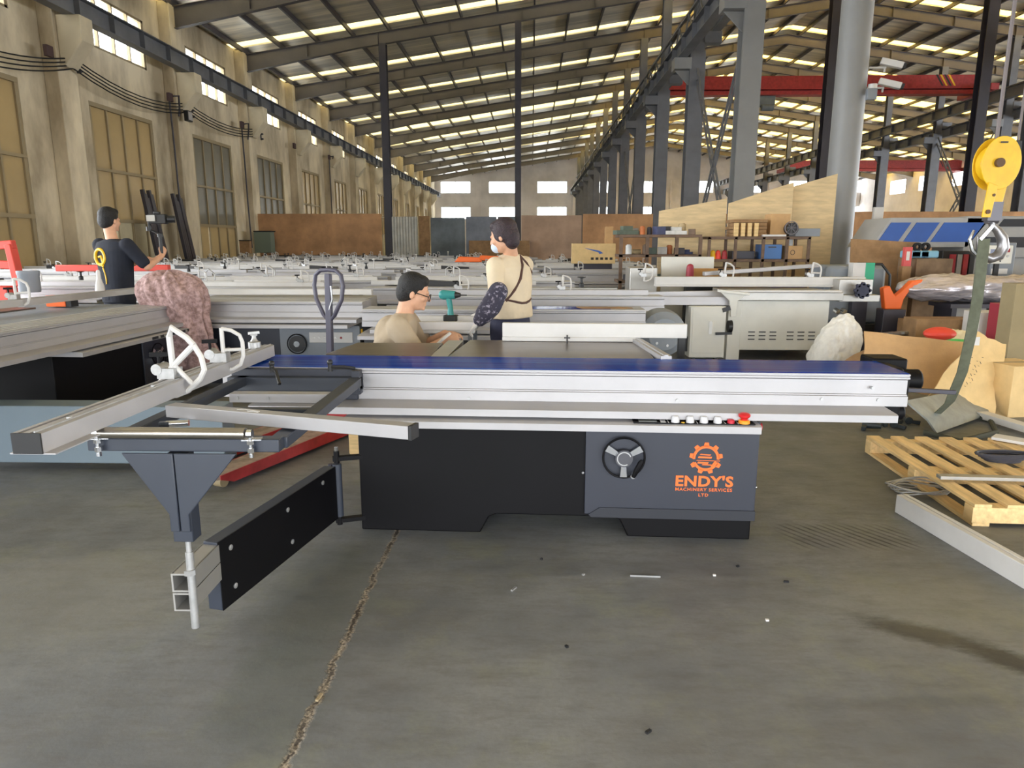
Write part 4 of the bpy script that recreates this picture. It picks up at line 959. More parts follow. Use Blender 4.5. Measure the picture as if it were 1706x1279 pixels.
# ------------------------------------------------------------------ people
M_skin = mat('skin', srgb(206, 158, 128), .55, 0, .05, 20); M_hair = mat('black_hair', srgb(13, 11, 12), .55, 0, .3, 60, .8, 160); M_hairp = mat('plum_hair', srgb(44, 28, 36), .5, 0, .3, 50, .8, 150)
def fuse(o, vox=.008, smooth=5, k=.5):
    q = o.modifiers.new('remesh', 'REMESH'); q.mode = 'VOXEL'; q.voxel_size = vox; q.use_smooth_shade = True
    q = o.modifiers.new('smooth', 'SMOOTH'); q.factor = k; q.iterations = smooth
    return o
def cap(m, p0, p1, r0, r1, seg=14): m.cyl(p0, p1, r0, r1, seg); m.ball(p0, r0 * .995, seg, 8); m.ball(p1, r1 * .995, seg, 8)
def chain(m, pts, rs):
    for a, b_, r0, r1 in zip(pts, pts[1:], rs, rs[1:]): cap(m, a, b_, r0, r1)
def loftz(m, secs, seg=24, fr=None):
    """secs: (center, half width, half depth); fr = (side, front) vectors"""
    s_, f_ = fr; rg = []
    for c, a, b_ in secs: rg.append([m.bm.verts.new(Vector(c) + s_ * (a * math.copysign(abs(math.cos(t)) ** .85, math.cos(t))) + f_ * (b_ * math.copysign(abs(math.sin(t)) ** .85, math.sin(t)))) for t in [2 * PI * k / seg for k in range(seg)]])
    for i in range(len(rg) - 1):
        for k in range(seg): m._f([rg[i][k], rg[i][(k + 1) % seg], rg[i + 1][(k + 1) % seg], rg[i + 1][k]])
    m._f(rg[0][::-1]); m._f(rg[-1])
def axes(yaw, pitch):
    """facing direction from yaw (0 = +Y, positive to the left) and downward pitch"""
    Rm = Matrix.Rotation(yaw, 3, 'Z') @ Matrix.Rotation(-pitch, 3, 'X'); return Rm
def head(m, c, Rm, s=1.0):
    c = Vector(c); V = lambda x, y, z: c + Rm @ Vector((x, y, z)) * s
    def B(p, r, sg=14): m.ball(V(*p), tuple(v * s for v in r), sg, 10, Rm)
    B((0, -.008, .035), (.074, .095, .088)); B((0, .028, -.02), (.062, .068, .08)); B((0, .04, -.072), (.044, .046, .034)); B((0, .02, -.05), (.058, .05, .05))
    B((0, .085, .022), (.045, .014, .012)); m.cyl(V(0, .09, .015), V(0, .112, -.022), .007 * s, .012 * s, 10); B((0, .108, -.024), (.016, .012, .010))
    B((0, .088, -.052), (.022, .010, .006)); B((0, .085, -.062), (.020, .010, .007)); B((0, .082, -.085), (.02, .014, .014))
    for e in (-1, 1): B((e * .076, -.006, -.008), (.010, .018, .030)); B((e * .042, .06, -.02), (.022, .025, .022))
    return V
def hair(V, Rm, s, par, m_, OBf, long=0.0):
    m = MB()
    def B(p, r): m.ball(V(*p), tuple(v * s for v in r), 16, 11, Rm)
    B((0, -.02, .052), (.083, .098, .088)); B((0, -.05, .0), (.076, .07, .085)); B((0, .03, .09), (.064, .055, .04))
    for e in (-1, 1): B((e * .066, -.02, .02), (.016, .04, .045))
    if long: B((0, -.055, -.045), (.066, .055, .06)); [B((e * .06, -.01, .02), (.026, .06, .06)) for e in (-1, 1)]
    return fuse(OBf(m, 'hair', m_, par), .007, 3)
def hand(m, w_, Rm, side, curl=.5, s=1.0, fr=.0085):
    """w_ wrist, Rm maps local (+y fingers forward, +z back of the hand), side=+1 thumb to +x"""
    w_ = Vector(w_); V = lambda x, y, z: w_ + Rm @ Vector((x * side, y, z)) * s
    m.ball(V(0, .045, 0), (.038 * s, .05 * s, .016 * s), 12, 8, Rm); m.ball(V(0, .02, 0), (.03 * s, .035 * s, .018 * s), 12, 8, Rm)
    for i, (x, L_) in enumerate(((.028, .068), (.010, .078), (-.009, .072), (-.027, .056))):
        y0 = .085 - abs(x) * .3; p = V(x, y0, 0); a = -curl * .5; pts = [V(x * .9, .05, 0), p]; yy, zz = y0, 0
        for j, f_ in enumerate((.45, .32, .23)):
            yy += L_ * f_ * math.cos(a); zz += L_ * f_ * math.sin(a); pts.append(V(x * (1 + .1 * j), yy, zz)); a -= curl * (.9 + .1 * i)
        chain(m, pts, [fr * s, fr * s, fr * .95 * s, fr * .9 * s, fr * .78 * s])
    chain(m, [V(.022, .012, -.004), V(.045, .038, -.012), V(.056, .062, -.02), V(.054, .085, -.03)], [.014 * s, .011 * s, .0095 * s, .008 * s])
def rotf(fwd, up):
    f_ = Vector(fwd).normalized(); u = Vector(up); u = (u - f_ * u.dot(f_)).normalized(); x = f_.cross(u); return Matrix((x, f_, u)).transposed()

# --- woman, back three quarter view, facing away to the left
t = thing('person', 'woman in a cream top with brown apron straps and a dark floral sleeve cover, standing', 'person', (-.16, 5.3, 0))
yawW = R(52); Rb = axes(yawW, 0); S_, F_ = Rb @ Vector((1, 0, 0)), Rb @ Vector((0, 1, 0)); O_ = Vector((-.16, 5.3, 0))
def wp(x, y, z): return O_ + S_ * x + F_ * y + Vector((0, 0, z))
hc = Vector((-.205, 5.22, 1.46)); Rh = axes(R(68), R(16))
b = MB(); V = head(b, hc, Rh, 1.0); chain(b, [hc + Rh @ Vector((0, -.03, -.04)), wp(0, -.01, 1.30)], [.052, .058])
loftz(b, [(wp(0, 0, 1.31), .06, .05), (wp(0, 0, 1.27), .15, .08), (wp(0, .0, 1.15), .165, .10), (wp(0, 0, 1.0), .13, .095), (wp(0, 0, .85), .16, .11), (wp(0, 0, .78), .16, .11)], fr=(S_, F_))
for e in (-1, 1): chain(b, [wp(e * .085, 0, .80), wp(e * .085, .01, .45), wp(e * .085, -.01, .09)], [.085, .055, .04]); chain(b, [wp(e * .085, -.02, .04), wp(e * .09, .13, .03)], [.04, .03])
shL, elL, wrL = wp(-.17, 0, 1.25), Vector((-.245, 4.98, 1.03)), Vector((-.365, 4.90, .885))
shR, elR, wrR = wp(.17, 0, 1.25), Vector((-.16, 5.55, 1.0)), Vector((-.38, 5.4, .90))
for sh, el, wr in ((shL, elL, wrL), (shR, elR, wrR)): chain(b, [sh, el, wr], [.045, .034, .024])
hand(b, wrL, rotf((-.55, .25, -.6), (-.3, -.3, .8)), 1, .45, .9); hand(b, wrR, rotf((-.7, -.4, -.4), (0, 0, 1)), -1, .45, .9)
bo = fuse(OB(b, 'body', M_skin, t), .0065, 4)
hair(V, Rh, 1.02, t, M_hairp, OB, 1)
M_creamtop = mat('cream_fabric', srgb(208, 192, 166), .9, 0, .05, 8, .5, 12)
b = MB(); loftz(b, [(wp(0, -.01, 1.335), .075, .06), (wp(0, 0, 1.30), .15, .085), (wp(0, 0, 1.24), .195, .115), (wp(0, 0, 1.12), .19, .135), (wp(0, 0, 1.0), .175, .13), (wp(0, 0, .92), .19, .14), (wp(0, 0, .865), .195, .14)], fr=(S_, F_))
for sh, el, wr in ((shL, elL, wrL), (shR, elR, wrR)): chain(b, [sh, el, el.lerp(wr, .3)], [.072, .056, .05])
fuse(OB(b, 'top', M_creamtop, t), .008, 4)
b = MB(); loftz(b, [(wp(0, 0, .90), .155, .12), (wp(0, 0, .8), .17, .13), (wp(0, 0, .72), .17, .13)], fr=(S_, F_))
for e in (-1, 1): chain(b, [wp(e * .085, 0, .78), wp(e * .085, .01, .45), wp(e * .085, -.01, .1)], [.1, .075, .06])
fuse(OB(b, 'trousers', mat('navy_trousers', srgb(44, 46, 70), .8), t), .01, 3)
M_floral = mat('floral_print', srgb(52, 50, 66), .85, 0, 0, 38, .4, 20, c2=srgb(150, 144, 160))
M_floral.node_tree.nodes['Color Ramp'].color_ramp.elements[0].position = .36; M_floral.node_tree.nodes['Color Ramp'].color_ramp.elements[1].position = .46
for nm, el, wr in (('left', elL, wrL), ('right', elR, wrR)):
    b = MB(); chain(b, [el + Vector((.01, 0, .05)), el.lerp(wr, .35), el.lerp(wr, .7), wr.lerp(el, .03)], [.07, .076, .068, .05]); fuse(OB(b, 'sleeve_cover', M_floral, t), .008, 2)
gl = mat('white_glove', srgb(222, 220, 218), .85, 0, .06, 30)
b = MB(); hand(b, wrL, rotf((-.55, .25, -.6), (-.3, -.3, .8)), 1, .45, 1.0, .0125); chain(b, [wrL + (elL - wrL) * .12, wrL], [.036, .034]); fuse(OB(b, 'glove', gl, t), .005, 3)
b = MB(); hand(b, wrR, rotf((-.7, -.4, -.4), (0, 0, 1)), -1, .45, 1.0, .0125); chain(b, [wrR + (elR - wrR) * .12, wrR], [.036, .034]); fuse(OB(b, 'glove', gl, t), .005, 3)
b = MB(); b.ball(V(0, .072, -.055), (.05, .046, .045), 14, 9, Rh); fuse(OB(b, 'face_mask', mat('mask_blue', srgb(196, 208, 224), .8), t), .006, 2)
strap = mat('brown_strap', srgb(70, 44, 38), .7)
def shell(x, y, z, k=1.03):   # point pushed to the outside of the torso shell
    tb = [(1.335, .075, .06), (1.30, .15, .085), (1.24, .195, .115), (1.12, .19, .135), (1.0, .175, .13), (.92, .19, .14), (.86, .195, .14)]
    for (z1, a1, b1), (z0, a0, b0) in zip(tb, tb[1:]):
        if z <= z1 and z >= z0: u = (z1 - z) / (z1 - z0); A = a1 + (a0 - a1) * u; B_ = b1 + (b0 - b1) * u; break
    else: A, B_ = tb[0][1:] if z > 1.3 else tb[-1][1:]
    n = math.hypot(x / A, y / B_); return wp(x / n * k, y / n * k, z)
m = MB(); pts = [shell(.05, -.1, 1.325), shell(.02, -.2, 1.26), shell(-.06, -.2, 1.16), shell(-.12, -.15, 1.08), shell(-.17, -.09, 1.0)]
m.tube([p for p in pts], .011, 8); m.tube([shell(.04, -.1, 1.325), shell(.12, -.15, 1.27), shell(.16, -.1, 1.2), shell(.19, -.02, 1.1), shell(.19, .02, .98)], .011, 8)
m.tube([shell(.2 * math.sin(a), -.2 * math.cos(a), 1.0 - .02 * math.cos(a * 2)) for a in [R(d_) for d_ in range(-110, 111, 20)]], .009, 8); m.tube([shell(.19, -.03, .99), shell(.19, -.02, .93), shell(.19, .0, .88)], .012, 8)
OB(m, 'apron_straps', strap, t)
# --- seated man with glasses, profile to the right
t = thing('person', 'man with black hair and glasses in a beige t-shirt, crouched at work', 'person', (-1.05, 4.78, 0))
hc = Vector((-.795, 4.74, 1.085)); Rh = axes(R(-84), R(14)); X_, Y_ = Vector((0, 1, 0)), Vector((1, 0, 0))
b = MB(); V = head(b, hc, Rh, 1.02); chain(b, [hc + Rh @ Vector((0, -.03, -.05)), Vector((-.865, 4.74, .93))], [.055, .062])
def tw(x, y, z): return Vector((x, 4.74 + y, z))
tors = [((-.865, .0, .955), .065, .05), ((-.875, 0, .91), .17, .085), ((-.92, 0, .80), .19, .12), ((-.99, 0, .65), .165, .12), ((-1.05, 0, .48), .17, .13), ((-1.06, 0, .38), .17, .14)]
loftz(b, [(tw(*c), a * .93, d_ * .93) for c, a, d_ in tors], fr=(X_, Y_))
for e in (-1, 1): chain(b, [tw(-1.04, e * .09, .42), tw(-.62, e * .13, .47), tw(-.72, e * .12, .09)], [.085, .06, .045]); chain(b, [tw(-.74, e * .12, .04), tw(-.58, e * .13, .035)], [.04, .03])
arm_n = [tw(-.875, -.185, .875), tw(-.74, -.25, .70), tw(-.60, -.16, .775)]; arm_f = [tw(-.875, .185, .875), tw(-.76, .22, .70), tw(-.60, .08, .80)]
for a in (arm_n, arm_f): chain(b, a, [.05, .041, .027])
hand(b, arm_n[2], rotf((.9, .3, .35), (-.2, -.9, .3)), 1, .6); hand(b, arm_f[2], rotf((.9, -.4, .1), (0, .3, .9)), -1, .6)
fuse(OB(b, 'body', M_skin, t), .0065, 4); hair(V, Rh, 1.03, t, M_hair, OB)
M_tee = mat('beige_tee', srgb(172, 156, 134), .9, 0, .05, 7, .5, 9)
b = MB(); loftz(b, [(tw(*c), a * 1.1, d_ * 1.12) for c, a, d_ in tors], fr=(X_, Y_)); b.ball(tw(-.955, 0, .80), (.12, .17, .14)); 
for a in (arm_n, arm_f): chain(b, [a[0], a[0].lerp(a[1], .85)], [.078, .068])
fuse(OB(b, 'shirt', M_tee, t), .008, 5)
b = MB(); b.ball(tw(-1.05, 0, .43), (.17, .19, .13))
for e in (-1, 1): chain(b, [tw(-1.04, e * .09, .42), tw(-.62, e * .13, .47), tw(-.72, e * .12, .12)], [.1, .075, .06])
fuse(OB(b, 'trousers', mat('grey_trousers', srgb(60, 62, 68), .8), t), .01, 3)
m = MB()
for e in (-1, 1): m.tube([V(e * .076, -.01, .012), V(e * .076, .05, .008), V(e * .064, .098, .002)], .0035, 6); m.tube([V(e * (.036 + .026 * math.cos(a)), .112 - .012 * abs(math.cos(a)) * (1 if math.cos(a) > 0 else -.0), -.006 + .02 * math.sin(a)) for a in [2 * PI * k / 14 for k in range(14)]], .003, 6, True)
m.tube([V(-.012, .113, .0), V(.012, .113, .0)], .003, 6); OB(m, 'glasses', M_dark, t)
tag(MB().box((-1.24, 4.56, 0), (-.9, 4.92, .3)).build('low_stool', M_pine, None, .01, off=(-1.07, 4.74, 0)), 'low wooden stool under the crouching man', 'stool')
tag(MB().bar((-.63, 4.53, .76), (-.53, 4.56, .84), .05, .012).build('white_plate', M_white, None, .002, off=(-.58, 4.55, .8)), 'small white plate held by the crouching man', 'plate')
# --- cameraman from behind
t = thing('person', 'man in a black t-shirt with a yellow back print, seen from behind filming', 'person', (-4.82, 7.95, 0))
yawC = R(-22); Rb = axes(yawC, 0); S2, F2 = Rb @ Vector((1, 0, 0)), Rb @ Vector((0, 1, 0)); O2 = Vector((-4.82, 7.95, 0))
def cp_(x, y, z): return O2 + S2 * x + F2 * y + Vector((0, 0, z))
hc = at_y(183, 370, 7.98) + Vector((0, 0, .015)); hz = hc.z; Rh = axes(R(-20), R(4))
O2 = Vector((hc.x + .03, 7.95, 0)); t.location = O2
b = MB(); V = head(b, hc, Rh, 1.12); sz = hz - .21
chain(b, [hc + Rh @ Vector((0, -.02, -.06)), cp_(0, -.01, sz)], [.06, .066])
TS = [(sz + .01, .075, .06), (sz - .03, .19, .095), (sz - .12, .215, .125), (sz - .3, .19, .125), (sz - .5, .17, .12), (sz - .62, .175, .125), (sz - .7, .175, .125)]
loftz(b, [(cp_(0, 0, z), a * .9, d_ * .9) for z, a, d_ in TS], fr=(S2, F2))
hipz = sz - .66
for e in (-1, 1): chain(b, [cp_(e * .1, 0, hipz), cp_(e * .1, .01, .48), cp_(e * .1, -.01, .1)], [.095, .06, .045]); chain(b, [cp_(e * .1, -.03, .04), cp_(e * .11, .16, .03)], [.045, .035])
aR = [cp_(.22, 0, sz - .06), cp_(.36, .12, sz - .30), cp_(.30, .38, sz - .18)]; aL = [cp_(-.22, 0, sz - .06), cp_(-.27, .12, sz - .34), cp_(.1, .36, sz - .22)]
for a in (aR, aL): chain(b, a, [.055, .045, .03])
hand(b, aR[2], rotf(F2 * .5 + Vector((0, 0, .8)), S2), -1, 1.1); hand(b, aL[2], rotf(S2 * .7 + F2 * .3, (0, 0, 1)), 1, 1.0)
fuse(OB(b, 'body', M_skin, t), .008, 4); hair(V, Rh, 1.14, t, M_hair, OB)
b = MB(); loftz(b, [(cp_(0, 0, z), a * 1.12, d_ * 1.15) for z, a, d_ in TS], fr=(S2, F2))
for a in (aR, aL): chain(b, [a[0], a[0].lerp(a[1], .8)], [.082, .07])
M_tblack = mat('black_tee', srgb(26, 30, 42), .9, 0, .1, 8, .4, 9)
fuse(OB(b, 'shirt', M_tblack, t), .009, 5)
b = MB(); b.ball(cp_(0, 0, hipz + .02), (.17, .15, .13))
for e in (-1, 1): chain(b, [cp_(e * .1, 0, hipz), cp_(e * .1, .01, .48), cp_(e * .1, -.01, .1)], [.11, .085, .07])
fuse(OB(b, 'trousers', M_tblack, t), .01, 3)
m = MB(); bc = cp_(-.04, -.150, sz - .19); rr = rotf(S2, -F2)
def bp_(u, v, d_=0): return cp_(-.05 + u, -.142 - d_ + .35 * (u * u), sz - .19 + v)
pts = [bp_(.075 * math.cos(a), .085 * math.sin(a)) for a in [2 * PI * k / 22 for k in range(22)]]
m.tube(pts, .018, 8, True); m.tube([bp_(.03, -.02), bp_(.04, -.06), bp_(.02, -.09), bp_(.045, -.11)], .016); m.tube([bp_(-.02, .0), bp_(.02, .01), bp_(.03, -.03)], .014); m.tube([bp_(.03, -.12), bp_(.05, -.18), bp_(.06, -.24), bp_(.055, -.30)], [.01, .008, .009, .006])
OB(m, 'back_print', M_yellow, t)
# camera on a gimbal, held up
gc = aR[2] + Vector((0, 0, .06))
t2 = thing('gimbal_camera', 'black camera on a handheld gimbal held up by the cameraman', 'camera', gc)
m = MB(); m.cyl((0, 0, -.08), (0, 0, .16), .018); m.build('grip', M_dark, t2)
m = MB(); m.tube([(0, 0, .16), (-.05, .02, .2), (-.13, .03, .24), (-.14, .03, .33), (-.07, .03, .36)], .014); m.cyl((-.14, .03, .22), (-.14, .03, .27), .03); m.cyl((0, 0, .15), (0, 0, .19), .03); m.build('gimbal_arm', M_dark, t2)
m = MB(); m.box((-.11, -.03, .3), (.09, .05, .41)); m.box((-.05, -.02, .41), (.02, .03, .44)); cb = m.build('camera_body', M_dark, t2, .008)
m = MB(); m.box((-.12, -.045, .33), (-.02, -.032, .40)); m.build('screen', M_alug, cb); m = MB(); m.cyl((.09, .02, .355), (.17, .05, .355), .04); m.build('lens', M_dark, cb)
# --- work table, workpiece, drill
t = thing('work_table', 'small grey trestle table under the white channel between the two workers', 'table', (-.62, 5.12, 0))
m = MB(); m.box((-.24, -.22, .79), (.22, .3, .815)); m.build('top', M_alug, t, .003)
for x in (-.21, .17):
    for y in (-.2, .25): m = MB(); m.box((x, y, 0), (x + .03, y + .03, .79)); m.build('leg', M_grey, t)
m = MB(); m.prism([(4.90, .815), (5.34, .815), (5.34, .872), (5.30, .872), (5.30, .83), (4.94, .83), (4.94, .872), (4.90, .872)], 'x', -.86, -.40)
tag(m.build('white_channel', M_white, None, .002, off=(-.63, 5.1, .815)), 'white aluminium channel lying on the trestle between the workers', 'profile')
t = thing('cordless_drill', 'teal cordless drill standing on the white channel', 'drill', (-.615, 5.31, .832), R(-10)); M_teal = mat('teal_plastic', srgb(52, 142, 142), .4)
m = MB(); m.box((-.05, -.04, 0), (.055, .04, .05)); m.build('battery', M_dark, t, .01); m = MB(); chain(m, [(0, 0, .04), (0, 0, .1), (-.012, 0, .17)], [.026, .02, .022]); m.cyl((-.055, 0, .2), (.04, 0, .2), .037, .03, 18); m.ball((-.055, 0, .2), .036); m.build('body', M_teal, t); m = MB(); m.cyl((.04, 0, .2), (.08, 0, .2), .026, .014); m.cyl((.08, 0, .2), (.13, 0, .2), .004); m.build('chuck', M_dark, t)

# ------------------------------------------------------------------ crane hook and sling
t = thing('hook_block', 'yellow pulley block with a steel hook hanging from a wire rope at the right', 'crane hook', (3.0, 4.8, 1.9))
def HB(px, py, dy=0): return at_y(px, py, 4.8 + dy) - Vector((3.0, 4.8, 1.9))
m = MB(); n = 30
for dy in (-.05, .045):
    pts = []
    for k in range(n):
        a = 2 * PI * k / n; r = (.125, .165); pts.append((.0 + r[0] * math.cos(a), .02 + r[1] * math.sin(a)))
    m.prism(pts, 'y', dy, dy + .008)
m.lathe([(.09, -.04), (.12, -.03), (.12, .03), (.09, .04)], (.0, 0, .02), 'y', 28)
m.prism([(-.07, -.1), (-.01, -.12), (-.03, -.32), (-.085, -.32)], 'y', -.06, -.048); m.prism([(.02, -.12), (.09, -.1), (.06, -.30), (.01, -.30)], 'y', -.0, .012)
sh = m.build('side_plates', M_yellow, t, .003)
m = MB(); m.cyl((-.02, -.075, .02), (-.02, .06, .02), .028, seg=18); m.build('axle', mat('rust_dark', srgb(92, 66, 44), .6), t)
m = MB(); m.cyl((-.055, -.07, -.285), (-.055, -.04, -.285), .014); m.cyl((-.03, -.05, -.18), (-.03, -.066, -.18), .009); m.build('pin', mat('rust_dark', srgb(92, 66, 44), .6), t)
m = MB(); m.box((.085, -.03, -.0), (.125, .03, .16)); m.build('rope_guard', M_dark, t, .004)
m = MB(); m.cyl((-.02, 0, -.33), (.05, 0, -.33), .03); m.box((-.03, -.03, -.34), (.06, .03, -.22)); m.build('swivel', mat('swivel_grey', srgb(96, 94, 100), .4, .5), t)
hp_ = [(.01, -.33), (.025, -.37), (.06, -.40), (.1, -.45), (.115, -.51), (.09, -.565), (.04, -.585), (-.01, -.565), (-.045, -.52), (-.05, -.475), (-.06, -.44)]
m = MB(); m.tube([(x, 0, z) for x, z in hp_], [.022, .022, .026, .034, .036, .036, .032, .026, .02, .014, .006], 12); m.build('hook', mat('hook_steel', srgb(150, 148, 150), .35, .8), t)
m = MB(); m.bar((.015, -.02, -.37), (-.055, -.02, -.46), .012, .02); m.tube([(-.09, 0, -.40), (-.11, 0, -.46), (-.085, 0, -.53), (-.04, 0, -.57)], [.008, .012, .016, .012], 8); m.build('safety_latch', M_chrome, t)
m = MB(); m.cyl((-.02, 0, .17), (-.02 + .01, 0, 6.5), .012, seg=8); m.build('wire_rope', mat('rope_grey', srgb(120, 112, 112), .7), t)
m = MB(); m.cyl((.115, 0, .05), (.13, 0, 6.5), .008, seg=8); m.build('wire_rope', mat('rope_grey', srgb(120, 112, 112), .7), t)
m = MB(); m.prism([(-.028, .14), (.02, .14), (.02, .15), (-.028, .15)], 'y', -.0585, -.0582); m.build('printed_mark', M_dark, t)
pts = [(1640, 398, 4.78), (1634, 450, 4.78), (1628, 500, 4.8), (1617, 560, 4.85), (1603, 620, 4.95), (1582, 670, 5.1), (1555, 695, 5.35)]
W_ = [at_y(*p) for p in pts]; m = MB(); sp = []
for a, b_ in zip(W_, W_[1:]):
    for j in range(4): sp.append(a.lerp(b_, j / 4))
sp.append(W_[-1]); rgs = []
for i, p in enumerate(sp):
    w_ = .034; side = Vector((1, -.15, .1 if i < 20 else .3)).normalized() * w_; rgs.append([m.bm.verts.new(p - side + Vector((0, -.004, 0))), m.bm.verts.new(p + side + Vector((0, -.004, 0))), m.bm.verts.new(p + side + Vector((0, .004, 0))), m.bm.verts.new(p - side + Vector((0, .004, 0)))])
for a, b_ in zip(rgs, rgs[1:]):
    for k in range(4): m._f([a[k], a[(k + 1) % 4], b_[(k + 1) % 4], b_[k]])
m._f(rgs[0][::-1]); m._f(rgs[-1])
o = m.build('lifting_sling', mat('olive_webbing', srgb(96, 100, 84), .9, 0, .12, 20), off=W_[0]); tag(o, 'long olive grey webbing sling hanging from the hook down to the floor', 'sling')
m = MB(); m.tube([W_[-1] + Vector((0, 0, -.04)), at_z(1600, 690, .03), at_z(1650, 700, .03), at_z(1660, 720, .03), at_z(1600, 735, .03), at_z(1540, 720, .03)], .02, 8)
tag(m.build('sling_end', mat('olive_webbing2', srgb(70, 72, 62), .9), off=at_z(1600, 700, .0)), 'dark end of the sling coiled on the floor behind the pallet', 'sling')
# ------------------------------------------------------------------ pallet, profile, floor pieces
def pallet(name, label, loc, rz, w=1.15, l=1.0, boards=7):
    t = thing(name, label, 'pallet', loc, rz)
    for i in range(boards):
        y = (l - .09) * i / (boards - 1); m = MB(); m.box((0, y, .10), (w, y + .085, .118)); m.build('deck_board', M_pine, t, .002)
    for i in range(3):
        x = (w - .09) * i / 2; m = MB(); m.box((x, 0, .018), (x + .08, l, .10)); m.build('stringer', M_pine, t, .002)
    for i in range(3):
        y = (l - .09) * i / 2; m = MB(); m.box((0, y, 0), (w, y + .085, .018)); m.build('bottom_board', M_pine, t, .002)
    return t
pc = at_z(1632, 862, 0); pallet('wooden_pallet', 'pale pine pallet on the floor at the right with its corner towards the camera', (2.21, 3.40, 0), R(86), 1.3, 1.05)
bpy.data.objects['wooden_pallet'].location = (3.3, 3.38, 0); bpy.data.objects['wooden_pallet'].rotation_euler = (0, 0, R(87.5))
m = MB(); a, b_ = at_z(1563, 797, .13), at_z(1720, 801, .13); m.bar(a + Vector((0, 0, .012)), b_ + Vector((0, 0, .012)), .05, .02); tag(m.build('aluminium_profile', M_alug, None, .002, off=a), 'short flat aluminium bar lying across the pine pallet', 'profile')
a = at_z(1492, 838, .05); b_ = at_z(1712, 965, .05); d_ = (b_ - a).normalized(); nn = Vector((-d_.y, d_.x, 0)); nn = nn if nn.y > 0 else -nn
t = thing('long_white_profile', 'long white boxed profile lying on the floor in front of the pallet', 'profile', (a.x, a.y, 0))
m = MB(); m.sweep([(-.09, 0), (0, 0), (0, .10), (-.03, .10), (-.03, .094), (-.036, .094), (-.036, .10), (-.06, .10), (-.06, .085), (-.09, .085)], (0, 0, 0), Vector((b_.x - a.x, b_.y - a.y, 0)) * 1.25); m.build('body', M_white, t, .003)
# tangle of wire by its end
c = at_z(1535, 815, .02); m = MB()
for i in range(5):
    rr = .10 + .012 * i; m.tube([(c.x + rr * 1.35 * math.cos(a_), c.y + rr * .75 * math.sin(a_), .012 + .009 * i + .01 * math.sin(3 * a_ + i)) for a_ in [2 * PI * k / 26 for k in range(26)]], .005, 6, True)
tag(m.build('wire_coil', M_zinc, off=(c.x, c.y, 0)), 'loose coil of grey wire beside the end of the long white profile', 'wire')
c = at_z(1670, 765, .13); m = MB()
for i in range(4): m.tube([(c.x + (.1 + .02 * i) * math.cos(a_), c.y + .06 * math.sin(a_), .13 + .012 * i) for a_ in [2 * PI * k / 20 for k in range(20)]], .009, 6, True)
tag(m.build('cable_coil', mat('dark_cable', srgb(58, 58, 66), .6), off=(c.x, c.y, .12)), 'dark cable coil lying on the pine pallet', 'cable')
# bent grey sheet metal behind the slide end
t = thing('sheet_scrap', 'bent grey sheet metal trough lying under the sling', 'scrap', tuple(at_z(1560, 700, 0)))
p = [at_z(*q, .03) for q in ((1510, 690), (1600, 655), (1650, 700), (1550, 735))]
m = MB(); L0 = Vector(t.location)
V_ = [at_y(1508, 668, 5.2), at_y(1600, 650, 5.9), at_y(1640, 668, 6.0), at_y(1648, 690, 5.7), at_y(1560, 722, 5.15), at_y(1545, 700, 5.1)]
v = [m.bm.verts.new(q - L0) for q in V_]; m._f([v[0], v[1], v[2], v[5]]); m._f([v[5], v[2], v[3], v[4]]); m.build('body', mat('galvanised', srgb(142, 146, 142), .5, .4, .12, 8), t, solid=.012)
m = MB(); a, b_ = at_z(1635, 690, .05), at_z(1740, 722, .05); m.bar(a, b_, .1, .05); tag(m.build('white_profile', M_white, None, .003, off=a), 'short white profile on the floor behind the pallet, right of the bent sheet', 'profile')
m = MB(); a, b_ = at_z(1655, 727, .135), at_z(1720, 738, .135); m.bar(a, b_, .12, .02); tag(m.build('white_board', M_white, None, .003, off=a), 'small white board at the far end of the pine pallet', 'board')
m = MB(); a = at_z(1430, 718, .03)
m.bm.free()
for i in range(4):
    q = at_z(1436 + i * 26, 714 - (i % 2) * 6, 0); m = MB(); m.cyl((0, 0, .035), (.13, .02, .04), .03, .024); m.bar((.02, 0, .03), (.03, -.08, .02), .03, .03); o = m.build('air_tool', mat('oily_black', srgb(40, 46, 48), .5), None, .003); o.location = (q.x, q.y, 0); o.rotation_euler = (0, 0, R(i * 37 - 40)); tag(o, '%s dark air tool from the left on the floor under the slide end' % ORD[i], 'tool')
# scattered bits on the floor
for i, (px, py, l_, an, m_, nm) in enumerate(((856, 982, .035, 60, M_zinc, 'bright metal offcut'), (1075, 961, .13, -3, M_zinc, 'thin bright wire piece'), (1190, 959, .012, 0, M_white, 'tiny white chip left of centre'), (1229, 944, .012, 30, M_dark, 'small dark screw near the saw foot'), (1278, 1034, .012, 0, M_white, 'white chip in the open floor'), (972, 958, .012, 40, M_zinc, 'small nut beside the wire piece'), (532, 1163, .035, 80, M_frame, 'stone chip beside the floor joint'), (1080, 1220, .02, 40, M_dark, 'dark screw near the bottom edge'), (944, 1078, .012, -50, M_dark, 'dark speck in the middle of the floor'), (902, 932, .012, 70, M_dark, 'small screw under the slide'), (1310, 970, .02, -10, M_rubber, 'curl of black swarf'))):
    p = at_z(px, py, 0); m = MB(); d_ = Vector((math.cos(R(an)), math.sin(R(an)), 0)) * l_ / 2; m.bar(Vector((p.x, p.y, .004)) - d_, Vector((p.x, p.y, .004)) + d_, .004 if l_ > .1 else .009, .007); tag(m.build('loose_chip', m_, off=(p.x, p.y, 0)), nm + ' lying on the concrete floor', 'floor chip')
